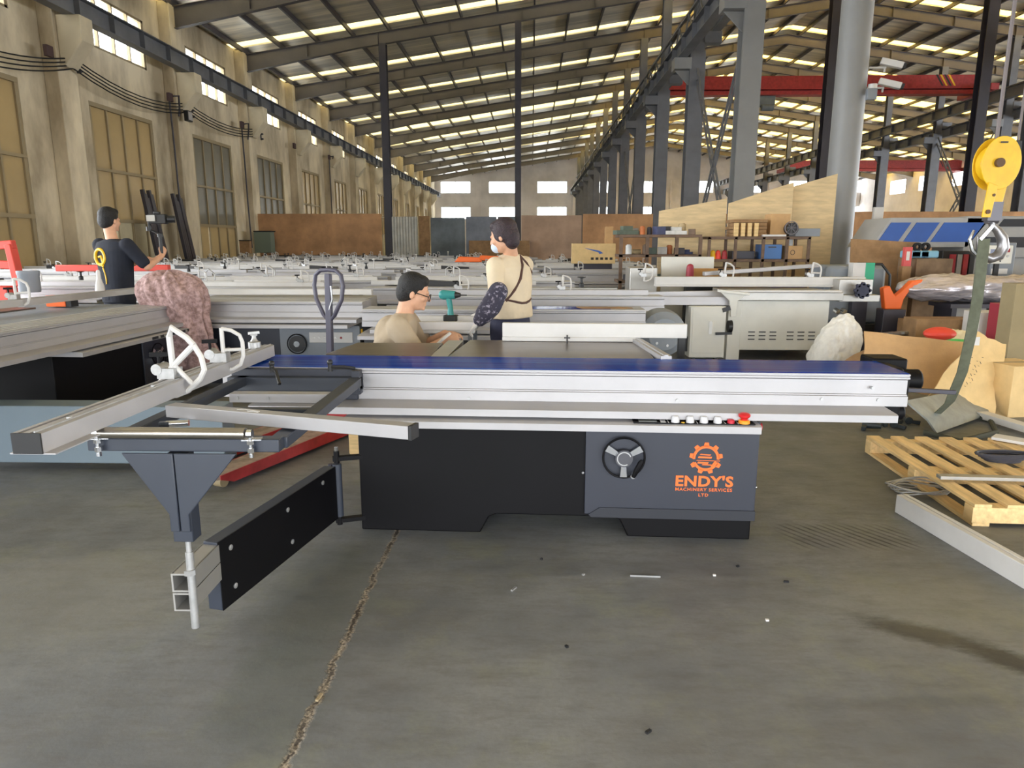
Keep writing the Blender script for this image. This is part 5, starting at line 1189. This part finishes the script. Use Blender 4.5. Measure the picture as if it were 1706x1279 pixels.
# ------------------------------------------------------------------ cardboard
def sheet(name, pix, m_, label, cat='cardboard', th=.01, foot=True, crump=0.0):
    V_ = [at_y(*q) for q in pix]; c = V_[0]; m = MB(); n = 8
    fn = lambda u, v: (V_[0].lerp(V_[1], u)).lerp(V_[3].lerp(V_[2], u), v) - c + Vector((crump * math.sin(u * 9 + v * 5), crump * math.cos(v * 11 + u * 7) * 1.4, crump * .5 * math.sin(u * 13)))
    m.grid(fn, n + 1, n + 1); o = m.build(name, m_, None, 0, 1.2, solid=th); o.location = c; return tag(o, label, cat)
sheet('cardboard_sheet', [(1440, 552, 6.5), (1607, 570, 6.5), (1575, 662, 6.3), (1436, 640, 6.3)], M_card, 'large brown cardboard sheet leaning behind the right end of the slide', crump=.006)
sheet('cardboard_sheet', [(1385, 612, 7.0), (1448, 578, 6.75), (1446, 640, 6.55), (1380, 650, 6.7)], M_cardd, 'narrow olive brown cardboard flap left of the large cardboard sheet', crump=.008)
o = sheet('paper_sack', [(1622, 552, 6.0), (1677, 575, 6.05), (1648, 712, 5.75), (1545, 665, 5.75)], M_card2, 'pale cardboard with handwriting leaning behind the sling', crump=.018)
for i in range(3):
    a = at_y(1618 + i * 9, 595 + (i % 2) * 6, 5.75); m = MB()
    for j in range(7): m.bar(a + Vector((-.012 * j, 0, -.035 * j)), a + Vector((-.012 * j + .012, 0, -.035 * j - (.02 if j % 2 else .004))), .003, .003)
    q = m.build('handwriting', M_slate2, o); q.matrix_parent_inverse = Matrix.Translation(-o.location)
m = MB(); a = at_y(1626, 568, 5.93); m.box((a.x - .035, a.y - .01, a.z - .035), (a.x + .025, a.y, a.z + .035)); q = m.build('paper_tag', M_white, o); q.matrix_parent_inverse = Matrix.Translation(-o.location)
def cbox(px, py, Y, w, d_, h, m_, label, rz=0.0, name='cardboard_box', z0=None, flaps=False):
    p = at_y(px, py, Y); z = z0 if z0 is not None else p.z
    t = thing(name, label, 'box', (p.x, Y, z), R(rz)); MB().box((-w / 2, 0, 0), (w / 2, d_, h)).build('body', m_, t, .004)
    MB().box((-w / 2 - .001, d_ * .45, h), (w / 2 + .001, d_ * .55, h + .002)).build('tape', M_frame, t)
    return t
cbox(1712, 690, 5.75, .36, .4, .43, M_card2, 'pale cardboard box at the right edge behind the pallet', 8, z0=0)
cbox(1672, 660, 6.4, .2, .3, .34, M_cardd, 'brown cardboard box between the handwritten cardboard and the right edge box', -12, z0=0)
cbox(1700, 560, 6.6, .2, .2, .85, mat('tan_board', srgb(150, 136, 104), .85, 0, .08, 3), 'tall tan board box cut by the right edge of the photo', 0, z0=.2)
# white woven sack, green bag, orange item
def sack(name, label, px, py, Y, rx, ry, h, m_, lean=.0, seed=0):
    p = at_y(px, py, Y); m = MB(); rg = []; rnd = random.Random(seed)
    prof = [(0, .82), (.1, .98), (.3, 1.0), (.5, .93), (.68, .8), (.82, .62), (.92, .4), (.97, .22), (1.0, .12)]
    for j, (u, k_) in enumerate(prof):
        rg.append([m.bm.verts.new((lean * u * h + rx * k_ * math.cos(a) * (1 + .05 * math.sin(5 * a + j) + .03 * math.sin(11 * a - j * 2)), ry * k_ * math.sin(a) * (1 + .05 * math.cos(4 * a + j)), h * u + .01 * math.sin(3 * a + j))) for a in [2 * PI * i / 36 for i in range(36)]])
    for a, b_ in zip(rg, rg[1:]):
        for k in range(36): m._f([a[k], a[(k + 1) % 36], b_[(k + 1) % 36], b_[k]])
    m._f(rg[0][::-1]); m._f(rg[-1]); o = m.build(name, m_, None, 0, 1.5); o.location = (p.x, Y, 0); tag(o, label, 'sack')
    q = o.modifiers.new('sub', 'SUBSURF'); q.levels = 1; q.render_levels = 2; tx = bpy.data.textures.new('sackfold', 'CLOUDS'); tx.noise_scale = .06; q = o.modifiers.new('d', 'DISPLACE'); q.texture = tx; q.strength = .06; q = o.modifiers.new('sub2', 'SUBSURF'); q.levels = 1; q.render_levels = 1
    return o
sack('woven_sack', 'bulging white woven sack leaning by the louvred saw', 1382, 600, 7.9, .27, .25, .64, M_plastic, .22, 3)
o = sack('green_sack', 'open green and cream sack lying on the floor beyond the cardboard', 1590, 560, 7.6, .36, .28, .5, M_plastic, .1, 5)
nt = o.data.materials[0]
M_gs, nt, b = principled('green_cream_sack'); b.inputs['Roughness'].default_value = .6
tcn = nt.nodes.new('ShaderNodeTexCoord'); sp_ = nt.nodes.new('ShaderNodeSeparateXYZ'); rp = nt.nodes.new('ShaderNodeValToRGB'); rp.color_ramp.interpolation = 'CONSTANT'
nt.links.new(tcn.outputs['Object'], sp_.inputs[0]); nt.links.new(sp_.outputs[2], rp.inputs[0]); e = rp.color_ramp.elements; e[0].color = (*srgb(226, 220, 196), 1); e[1].position = .26; e[1].color = (*srgb(96, 190, 100), 1); n3 = e.new(.42); n3.color = (*srgb(226, 214, 176), 1)
nt.links.new(rp.outputs[0], b.inputs['Base Color']); o.data.materials.clear(); o.data.materials.append(M_gs)
p = at_y(1562, 545, 7.35); tag(MB().ball((p.x, 7.3, .5), (.16, .12, .07)).build('red_bag', mat('bright_red_plastic', srgb(228, 72, 54), .5), off=(p.x, 7.3, .45)), 'bright red plastic bag on top of the green sack', 'bag')
# orange pedestal, offcuts and crates in the middle distance
t = thing('orange_pedestal', 'bright orange bent steel foot standing among the offcuts', 'machine part', (4.55, 9.0, 0))
m = MB(); m.prism([(-.10, .60), (.1, .60), (.12, .72), (.2, .86), (.32, .90), (.33, .97), (.2, .95), (.08, .82), (.01, .76), (-.07, .89), (-.15, .86)], 'y', -.05, .05); m.build('body', M_orange, t, .01); MB().box((-.14, -.1, 0), (.14, .1, .60)).build('base', M_darksteel, t, .01)
def junk(name, cat, label, px, py, Y, w, h, d_, m_, rz=0, z0=0): 
    p = at_y(px, py, Y); t = thing(name, label, cat, (p.x, Y, z0), R(rz)); MB().box((-w / 2, 0, 0), (w / 2, d_, h)).build('body', m_, t, .006); return t
junk('wood_offcuts', 'wood', 'stack of long brown wooden offcuts behind the green sack', 1590, 530, 8.25, .85, .55, .3, M_cardd)
cbox(1540, 545, 8.55, .3, .3, .5, M_cardd, 'worn brown box right of the orange foot', 6, z0=0)
junk('metal_scrap_bin', 'bin', 'low dark bin of scrap under the orange foot', 1490, 545, 8.6, .5, .3, .3, M_darksteel)
for i in range(4): p = at_y(1460 + i * 20, 535, 8.5); tag(MB().bar((p.x - .15, 8.4, .33 + i * .012), (p.x + .25, 8.55, .35 + i * .012), .05, .03).build('metal_offcut', M_alug, off=(p.x, 8.5, .33)), '%s silver offcut from the left on the scrap bin' % ORD[i], 'offcut', 'silver offcuts')
# big worn cardboard panels and blue wrapped parts
sheet('worn_board', [(1418, 398, 10.6), (1528, 404, 10.6), (1520, 520, 10.4), (1412, 520, 10.4)], M_cardd, 'big worn brown board standing right of the round column', th=.03)
t = junk('old_crate', 'crate', 'stained brown crate carrying blue rags right of the worn board', 1550, 500, 10.0, .5, 1.2, .5, mat('stained_crate', srgb(122, 100, 78), .9, 0, .25, 4))
for i, (px, py, a) in enumerate(((1527, 421, 30), (1540, 427, 35), (1556, 424, -10))): p = at_y(px, py, 10.0); tag(MB().box((-.13, -.05, -.05), (.13, .05, .05)).build('blue_bundle', mat('pale_blue_cloth', srgb(130, 180, 206), .8), None, .02), '%s blue bundle from the left on top of the stained crate' % ORD[i], 'bundle').location = (p.x, 10.15, 1.26); 
for i in range(2): p = at_y(1536 + i * 14, 412, 10.3); m = MB(); m.ring((p.x, 10.4, 1.36), .03, .06, .05, 'y', 16); tag(m.build('rubber_wheel', M_rubber, off=(p.x, 10.4, 1.3)), '%s small black wheel behind the blue bundles' % ['left', 'right'][i], 'wheel')
p = at_y(1517, 420, 9.9); t = thing('red_white_carton', 'slim red carton with a white label beside the blue bundles', 'box', (p.x, 9.95, 1.1)); MB().box((-.05, 0, 0), (.05, .06, .26)).build('body', mat('carton_red', srgb(204, 84, 84), .6), t); MB().box((-.025, -.002, .08), (.02, 0, .2)).build('label', M_white, t); MB().box((-.06, 0, -1.1), (.06, .1, 0)).build('stand', M_cardd, t)
# tall white board next to the round column
p = at_y(1397, 400, 12.4); tag(MB().prism([(5.42 + .23, 0), (5.82, 0), (5.88, 2.0), (5.72, 2.0)], 'y', 12.2, 12.26).build('white_board', M_white, None, .003, off=(5.7, 12.2, 0)), 'tall narrow white board standing against the round column', 'board')
# ------------------------------------------------------------------ blue windowed machine
t = thing('edge_banding_machine', 'long grey machine with slanted blue windows at the far right', 'machine', (6.0, 11.2, 0))
M_win = mat('blue_acrylic', srgb(28, 78, 158), .45, 0, .1, 2); m = MB()
def Q(px, py, Y): return at_y(px, py, Y)
M_mgrey = mat('machine_grey', srgb(158, 158, 158), .5, 0, .06, 2)
m = MB(); m.prism([(5.05, 1.35), (6.45, 1.35), (6.75, 1.78), (5.3, 1.78)], 'y', 10.75, 11.6); OB(m, 'hood', M_mgrey, t, .01)
xs = [(5.13, 5.42), (5.5, 5.83), (5.9, 6.48)]
for a, b_ in xs: m = MB(); m.prism([(a, 1.43), (b_, 1.43), (b_ + .17, 1.71), (a + .17, 1.71)], 'y', 10.735, 10.75); OB(m, 'window', M_win, t)
m = MB(); m.box((6.4, 10.75, 1.2), (9.5, 11.6, 1.80)); hd_ = OB(m, 'side_housing', M_mgrey, t, .01)
m = MB(); m.prism([(6.6, 1.35), (9.5, 1.35), (9.5, 1.5), (6.7, 1.5)], 'y', 10.74, 10.75); OB(m, 'dark_slot', M_slate2, hd_)
m = MB(); m.prism([(6.85, 1.65), (9.5, 1.65), (9.5, 1.76), (6.93, 1.76)], 'y', 10.74, 10.75); OB(m, 'dark_slot', M_slate2, hd_)
m = MB(); m.box((5.9, 10.8, .0), (9.5, 11.5, 1.2)); OB(m, 'base', M_mgrey, t, .01)
m = MB(); m.box((6.05, 10.65, .9), (6.5, 10.8, 1.3)); OB(m, 'tool_unit', M_dark, t, .01)
for i, c_ in enumerate((M_red, M_alug, M_red, M_dark)): m = MB(); m.box((6.15 + i * .09, 10.6, .95), (6.22 + i * .09, 10.66, 1.25)); OB(m, 'small_unit', c_, t)
t = thing('control_cabinet', 'grey control box on the machine with a white sticker left of the sling', 'control box', (6.5, 9.9, 0)); m = MB(); m.box((-.22, 0, .95), (.1, .2, 1.42)); m.build('body', M_grey, t, .01); MB().box((-.2, -.003, 1.0), (.02, 0, 1.07)).build('sticker', M_white, t); MB().box((-.1, .05, 0), (.02, .15, .95)).build('post', M_grey, t)
p = at_y(1665, 424, 9.6); t = thing('operator_console', 'white operator console with a small screen under the hook', 'control panel', (p.x, 9.6, 0)); z = p.z
MB().box((-.18, 0, z - .12), (.17, .06, z + .12)).build('panel', M_cream, t, .008); MB().box((-.12, -.004, z - .04), (.04, 0, z + .07)).build('screen', mat('screen_blue', srgb(120, 130, 160), .2), t, label='small grey blue screen'); MB().box((.08, -.004, z + .03), (.13, 0, z + .08)).build('red_switch', M_red, t)
for i in range(3): MB().cyl((-.12 + i * .07, -.008, z - .085), (-.12 + i * .07, 0, z - .085), .01, seg=10).build('push_button', M_dark, t)
MB().cyl((.11, -.01, z - .02), (.11, 0, z - .02), .016).build('knob', M_zinc, t); MB().box((-.03, .02, 0), (.03, .05, z - .12)).build('post', M_dark, t)
# plastic wrapped bundle on a bench
t = thing('wrapped_bundle', 'long bundle wrapped in crumpled clear plastic at the right', 'bundle', (6.0, 9.1, .68)); m = MB(); rg = []
M_wrap = mat('crumpled_plastic', srgb(196, 190, 196), .2, .5, .2, 6, 1.0, 12, stretch=(.5, 3, 3))
for j in range(14):
    u = j / 13; k_ = [.5, .85, 1, 1, 1, 1, 1, 1, 1, 1, 1, 1, .95, .7][j]
    rg.append([m.bm.verts.new((-1.35 + u * 3.2, .24 * k_ * math.cos(a) * (1 + .1 * math.sin(4 * a + j)), .17 + .17 * k_ * math.sin(a) * (1 + .12 * math.sin(3 * a + j * 1.3)))) for a in [2 * PI * i / 24 for i in range(24)]])
for a, b_ in zip(rg, rg[1:]):
    for k in range(24): m._f([a[k], a[(k + 1) % 24], b_[(k + 1) % 24], b_[k]])
m._f(rg[0][::-1]); m._f(rg[-1]); o = m.build('plastic_wrap', M_wrap, t, 0, 1.0); q = o.modifiers.new('sub', 'SUBSURF'); q.levels = 2; q.render_levels = 2; tx = bpy.data.textures.new('wrapfold', 'CLOUDS'); tx.noise_scale = .1; q = o.modifiers.new('d', 'DISPLACE'); q.texture = tx; q.strength = .08
t = thing('packing_bench', 'low bench carrying the plastic wrapped bundle', 'bench', (6.1, 9.1, 0)); m = MB(); m.box((-.9, -.25, .62), (1.8, .25, .67)); m.build('top', M_darksteel, t)
for x in (-.85, 1.7): m = MB(); m.box((x, -.2, 0), (x + .06, .2, .62)); m.build('leg', M_darksteel, t)
t = junk('white_crate', 'crate', 'white corrugated plastic sheet stack with a yellow mark right of the sling', 1662, 545, 7.9, .42, .66, .3, M_white); MB().box((-.02, -.003, .3), (.1, 0, .42)).build('yellow_mark', M_yellow, t)
t = junk('red_frame_unit', 'machine part', 'dark red framed unit with a pale panel near the right edge', 1692, 545, 7.5, .22, .78, .3, mat('crimson_paint', srgb(156, 50, 66), .5)); MB().box((-.06, -.004, .3), (.06, 0, .7)).build('panel', M_mgrey, t)
# ------------------------------------------------------------------ work shelves left of the round column
t = thing('work_shelf', 'rusty steel shelf with open compartments left of the round column', 'shelf', (0, 0, 0)); t.location = (3.9, 11.2, 0)
M_rust = mat('rusty_steel', srgb(106, 86, 72), .8, 0, .2, 9)
m = MB(); m.box((2.7, 11, 1.47), (4.25, 11.6, 1.51)); OB(m, 'shelf_board', M_rust, t); m = MB(); m.box((2.7, 11, 1.13), (4.25, 11.6, 1.17)); OB(m, 'shelf_board', M_rust, t); m = MB(); m.box((2.7, 11, .7), (4.25, 11.6, .74)); OB(m, 'shelf_board', M_rust, t)
for x in (2.7, 3.1, 3.52, 3.88, 4.21): m = MB(); m.box((x, 11, 0), (x + .04, 11.04, 1.5)); OB(m, 'upright', M_rust, t); m = MB(); m.box((x, 11.56, 0), (x + .04, 11.6, 1.5)); OB(m, 'upright', M_rust, t)
t = thing('work_bench', 'rusty workbench crowded with parts left of the open shelf', 'bench', (2.0, 11.2, 0))
m = MB(); m.box((1.35, 11, 1.5), (2.6, 11.6, 1.54)); OB(m, 'shelf_board', M_rust, t); m = MB(); m.box((1.35, 11, 1.2), (2.6, 11.6, 1.24)); OB(m, 'shelf_board', M_rust, t); m = MB(); m.box((1.35, 11, .8), (2.6, 11.6, .84)); OB(m, 'shelf_board', M_rust, t)
for x in (1.35, 1.75, 2.2, 2.56): m = MB(); m.box((x, 11, 0), (x + .05, 11.05, 1.5)); OB(m, 'upright', M_rust, t)
rnd = random.Random(11); cols = [srgb(70, 66, 70), srgb(150, 146, 140), srgb(110, 90, 74), srgb(206, 206, 204), srgb(70, 76, 110), srgb(190, 110, 60), srgb(88, 100, 88), srgb(176, 156, 120), srgb(52, 50, 56)]
cw = ['dark', 'grey', 'brown', 'white', 'blue', 'orange', 'green grey', 'tan', 'black']; cm = [mat('part_paint_%d' % i, c, .6, 0, .12, 12) for i, c in enumerate(cols)]
ctr = 0
def small(kind, x, y, z, s_, ci, label, cat):
    m = MB()
    if kind == 0: m.box((-s_ / 2, -s_ / 2, 0), (s_ / 2, s_ / 2, s_ * .8))
    elif kind == 1: m.cyl((0, 0, 0), (0, 0, s_), s_ * .35); m.cyl((0, 0, s_), (0, 0, s_ * 1.1), s_ * .25)
    elif kind == 2: m.cyl((-s_ * .6, 0, s_ * .3), (s_ * .6, 0, s_ * .3), s_ * .3); m.box((-s_ * .3, -s_ * .2, 0), (s_ * .3, s_ * .2, s_ * .2))
    else: m.box((-s_, -s_ * .4, 0), (s_, s_ * .4, s_ * .35)); m.box((-s_ * .4, -s_ * .3, s_ * .35), (s_ * .5, s_ * .3, s_ * .7))
    o = m.build('machine_part', cm[ci], None, .004); o.location = (x, y, z); o.rotation_euler = (0, 0, R(rnd.uniform(-25, 25))); return tag(o, label, cat)
for (nm, x0, x1, z, n_) in (('on top of the crowded workbench', 1.4, 2.55, 1.54, 9), ('on the upper board inside the workbench', 1.45, 2.5, 1.24, 8), ('on the lower board of the workbench', 1.45, 2.5, .84, 8)):
    for i in range(n_):
        ci = (i * 4 + int(z * 10)) % 9; small(rnd.randrange(4), x0 + (x1 - x0) * (i + .5) / n_, 11.2 + .12 * (i % 2), z + .001, rnd.uniform(.1, .2) if z > 1.4 else rnd.uniform(.1, .16), ci, '%s %s part, %s from the left %s' % ('small', cw[ci], ORD[i], nm), 'machine part')
def sbox(name, cat, label, x, y, z, w, h, d_, m_, rz=0): t = thing(name, label, cat, (x, y, z), R(rz)); MB().box((-w / 2, 0, 0), (w / 2, d_, h)).build('body', m_, t, .004); return t
t = sbox('blue_crate', 'crate', 'blue plastic crate in the middle compartment of the open shelf', 3.70, 11.08, 1.171, .3, .22, .35, mat('crate_blue', srgb(64, 110, 170), .5)); MB().box((-.06, -.004, .17), (.06, 0, .19)).build('handle_slot', M_dark, t)
t = sbox('cardboard_box', 'box', 'cardboard box with a round mark in the right compartment of the shelf', 4.05, 11.1, 1.171, .26, .2, .3, M_card, 6); MB().ring((-.03, -.003, .1), .03, .038, .002, 'y', 20).build('round_mark', M_dark, t)
sack_ = small(1, 4.05, 11.3, 1.37, .1, 3, 'crumpled white plastic bag on the marked cardboard box', 'bag')
for i, (x, c_, lab) in enumerate(((2.80, M_yellow, 'yellow'), (2.88, mat('bright_red_plastic', (1, 0, 0)), 'red'), (2.98, M_red, 'dark red'))): m = MB(); m.cyl((0, 0, 0), (0, 0, .1), .05, .035); m.ball((0, 0, .1), .035); o = m.build('plastic_bottle', c_); o.location = (x, 11.1, 1.171); tag(o, lab + ' plastic bottle in the left compartment of the open shelf', 'bottle')
for i in range(5): sbox('flattened_carton', 'carton', '%s flattened carton from the bottom on the shelf top' % ORD[i], 3.35, 11.1, 1.513 + i * .052, .52 - .02 * (i % 2), .048, .4, M_cardd, 2 * (i % 3) - 2)
for i in range(4): m = MB(); m.box((-.03, -.03, 0), (.03, .03, .2)); o = m.build('wood_block', M_pine, None, .004); o.location = (3.12 + i * .1, 11.04, 1.513); tag(o, '%s small wooden block from the left before the flattened cartons' % ORD[i], 'block')
cbox(1301, 360, 11.2, .3, .3, .34, M_card, 'brown cardboard box behind the fan on the shelf top', 0, z0=1.513)
M_mgrey2 = mat('fan_grey', srgb(110, 106, 112), .5)
t = thing('bench_fan', 'small dark fan lying on the shelf top', 'fan', (3.98, 11.1, 1.6)); m = MB(); m.cyl((0, -.05, .03), (0, .1, .03), .09, seg=18); m.build('motor', M_dark, t); m = MB(); m.ring((-.03, -.08, .04), .09, .1, .03, 'y', 20); [m.bar((-.03, -.07, .04), (-.03 + .095 * math.cos(a), -.07, .04 + .095 * math.sin(a)), .006, .006) for a in [PI * k / 4 for k in range(8)]]; m.build('guard', M_mgrey2, t); MB().box((-.05, -.04, -.085), (.05, .06, -.05)).build('foot', M_dark, t)
sbox('grey_tool_case', 'case', 'flat grey tool case at the right end of the shelf top', 4.2, 11.1, 1.513, .42, .12, .3, M_grey, -6); sbox('white_tray', 'tray', 'thin white tray on the shelf top under the fan', 3.7, 11.02, 1.511, .36, .03, .2, M_white)
sbox('rag_heap', 'cloth', 'dark rag heap in the left compartments of the shelf', 3.3, 11.2, 1.171, .35, .12, .25, M_darksteel); sbox('purple_cloth', 'cloth', 'purple folded cloth in the shelf under the marked box', 3.95, 11.0, .741, .5, .1, .2, mat('purple_cloth', srgb(90, 74, 130), .9)); sbox('lower_crate', 'crate', 'brown crate on the lowest shelf board', 3.0, 11.1, .741, .5, .3, .35, M_cardd)
# plywood sheets behind the shelf
def ply(label, X0, X1, Y, z00, z01, z10, z11, name='plywood_sheet'):
    m = MB(); m.prism([(X0, z00), (X1, z10), (X1, z11), (X0, z01)], 'y', Y, Y + .03); tag(m.build(name, M_ply, None, .002, off=((X0 + X1) / 2, Y, 0)), label, 'plywood')
ply('leftmost pale plywood sheet behind the workbench', 2.1, 3.2, 11.95, 0, 1.93, 0, 2.13); ply('middle pale plywood sheet behind the flattened cartons', 3.22, 4.25, 11.9, 0, 2.05, 0, 2.38); ply('tallest pale plywood sheet touching the round column', 4.27, 4.98, 12.0, 0, 2.32, 0, 2.52)
# boxes near the saws
t = thing('logo_carton', 'long tan carton with a blue swoosh standing near the shelves', 'box', (1.32, 15.2, .98)); MB().box((-.46, 0, 0), (.46, .35, .42)).build('body', M_card2, t, .004)
m = MB(); m.prism([(-.2, .33), (.12, .27), (.2, .22), (.12, .2), (.1, .235), (-.12, .3)], 'y', -.004, 0); m.build('blue_swoosh', mat('blue_ink', srgb(60, 100, 180), .6), t)
for i in range(5): MB().box((-.06 + i * .1, -.003, .08), (-.0 + i * .1, 0, .13)).build('printed_character', M_dark, t)
MB().box((-.4, .05, -.98), (.4, .3, 0)).build('stand', M_darksteel, t)
cbox(1003, 384, 16, .16, .2, .35, M_card, 'small upright carton behind the long tan carton', 0, z0=1.42); bpy.data.objects[[o.name for o in bpy.data.objects if o.get('label') == 'small upright carton behind the long tan carton'][0]].location = (1.65, 15.28, 1.40)
t = thing('grey_cabinet', 'pale grey metal cabinet end standing between the saws and the shelf', 'cabinet', (1.65, 9.9, 0)); MB().box((-.28, 0, 0), (.1, .5, 1.08)).build('body', M_alug, t, .01)
sbox('framed_board', 'board', 'white framed board standing behind the small crimson pump', 2.25, 10.3, .0, .75, 1.22, .05, M_cream)
t = thing('red_pump', 'small crimson pump in front of the white framed board', 'pump', (2.22, 10.0, .86)); m = MB(); chain(m, [(0, 0, .04), (0, 0, .22)], [.06, .05]); m.build('body', mat('crimson_paint', (1, 0, 0)), t); MB().box((-.06, -.05, -.86), (.06, .08, .0)).build('stand', M_dark, t)
sbox('wood_plank', 'wood', 'golden brown wooden plank against the white framed board', 2.47, 10.12, .9, .36, .16, .05, mat('golden_wood', srgb(188, 140, 78), .6, 0, .12, 4)); sbox('plank_rest', 'stand', 'dark rest under the golden brown plank', 2.47, 10.1, 0, .4, .9, .1, M_dark)
cbox(1128, 460, 10.6, .35, .3, .95, M_card, 'cardboard box between the pale cabinet and the white framed board', 0, z0=0)
# machine between the louvred saw and the worn board
t = thing('grinder_machine', 'grey machine with a green and white carton on top right of the louvred saw', 'machine', (4.35, 9.2, 0))
m = MB(); m.box((3.95, 9.6, .35), (4.75, 10.2, 1.12)); OB(m, 'body', M_grey, t, .05); m = MB(); m.box((3.9, 9.5, 0), (4.8, 10.2, .35)); OB(m, 'base', M_dark, t, .01)
m = MB(); m.tube([(4.72, 9.5, .5), (4.76, 9.5, .7), (4.74, 9.5, 1.0), (4.62, 9.5, 1.14), (4.3, 9.5, 1.15)], .018); OB(m, 'hose', M_dark, t)
t = thing('green_carton', 'green and white carton standing on the grey machine', 'box', (4.36, 9.45, .86)); MB().box((-.14, -.02, .0), (.02, .12, .3)).build('white_side', M_white, t); MB().box((.02, -.02, .0), (.14, .12, .3)).build('green_side', mat('carton_green', srgb(40, 160, 120), .5), t); MB().box((-.1, .0, -.86), (.1, .1, 0)).build('post', M_darksteel, t)
t = thing('gear_knob', 'dark blue scalloped knob at the right end of the louvred saw', 'knob', (3.95, 8.5, .86)); m = MB(); m.cyl((0, 0, 0), (0, .05, 0), .08, seg=16)
for k in range(8): m.cyl((.08 * math.cos(k * PI / 4), 0, .08 * math.sin(k * PI / 4)), (.08 * math.cos(k * PI / 4), .05, .08 * math.sin(k * PI / 4)), .02, seg=8)
m.build('body', mat('navy_plastic', srgb(30, 34, 60), .5), t); MB().box((-.02, .05, -.06), (.02, .3, -.02)).build('shaft', M_dark, t)
# red frames at the far left and the stacked things among the stored saws
t = thing('red_machine_frame', 'bright red machine frame at the left edge behind the saws', 'machine', (-6.8, 8.45, 0)); m = MB()
m.bar((-.2, 0, 1.35), (.55, 0, 1.4), .08, .1); m.bar((.5, 0, 1.4), (.55, 0, .9), .08, .12); m.bar((.1, 0, 1.35), (-.0, 0, .9), .06, .08); m.bar((-.3, 0, 1.2), (.5, 0, 1.15), .06, .1); m.box((-.35, -.1, .0), (.45, .1, .9)); m.build('frame', mat('vermilion_paint', srgb(206, 66, 50), .5), t, .01)
for i, (x, y) in enumerate(((-6.4, 9.9), (-5.5, 9.95))): m = MB(); m.box((-.35, -.04, 0), (.35, .04, .09)); o = m.build('red_beam', mat('vermilion_paint', (1, 0, 0)), None, .01); o.location = (x, y, 1.02); tag(o, ['left', 'right'][i] + ' of two short red beams behind the white fence at far left', 'beam')
for i, (px, Y, c_) in enumerate(((780, 15.6, 'left'), (815, 17.0, 'right'))): p = at_y(px, 424, Y); m = MB(); m.prism([(-.3, 0), (.3, 0), (.26, .1), (-.2, .12)], 'y', -.1, .1); o = m.build('orange_cover', M_orange, None, .02); o.location = (p.x, Y, 1.0); tag(o, c_ + ' orange cover lying on the stored saws behind the woman', 'cover')
t = thing('grey_drum', 'round grey drum standing on the fence at the far left', 'drum', (-4.75, 6.55, .96)); m = MB(); m.lathe([(.085, 0), (.09, .02), (.09, .16), (.095, .17), (.095, .20), (.085, .2)], (0, 0, 0), 'z', 20); m.build('body', M_grey, t)
t = thing('orange_box', 'small orange box beside the grey drum at the far left', 'box', (-4.35, 6.3, .845)); MB().box((-.09, 0, 0), (.09, .1, .1)).build('body', M_orange, t, .004)
o = MB().lathe([(.045, 0), (.04, .05), (.02, .12), (.018, .18), (.012, .2)], (0, 0, 0), 'z', 14).build('white_bottle', M_white); o.location = (-4.2, 6.75, .96); tag(o, 'white spray bottle standing on the fence left of the cameraman', 'bottle')
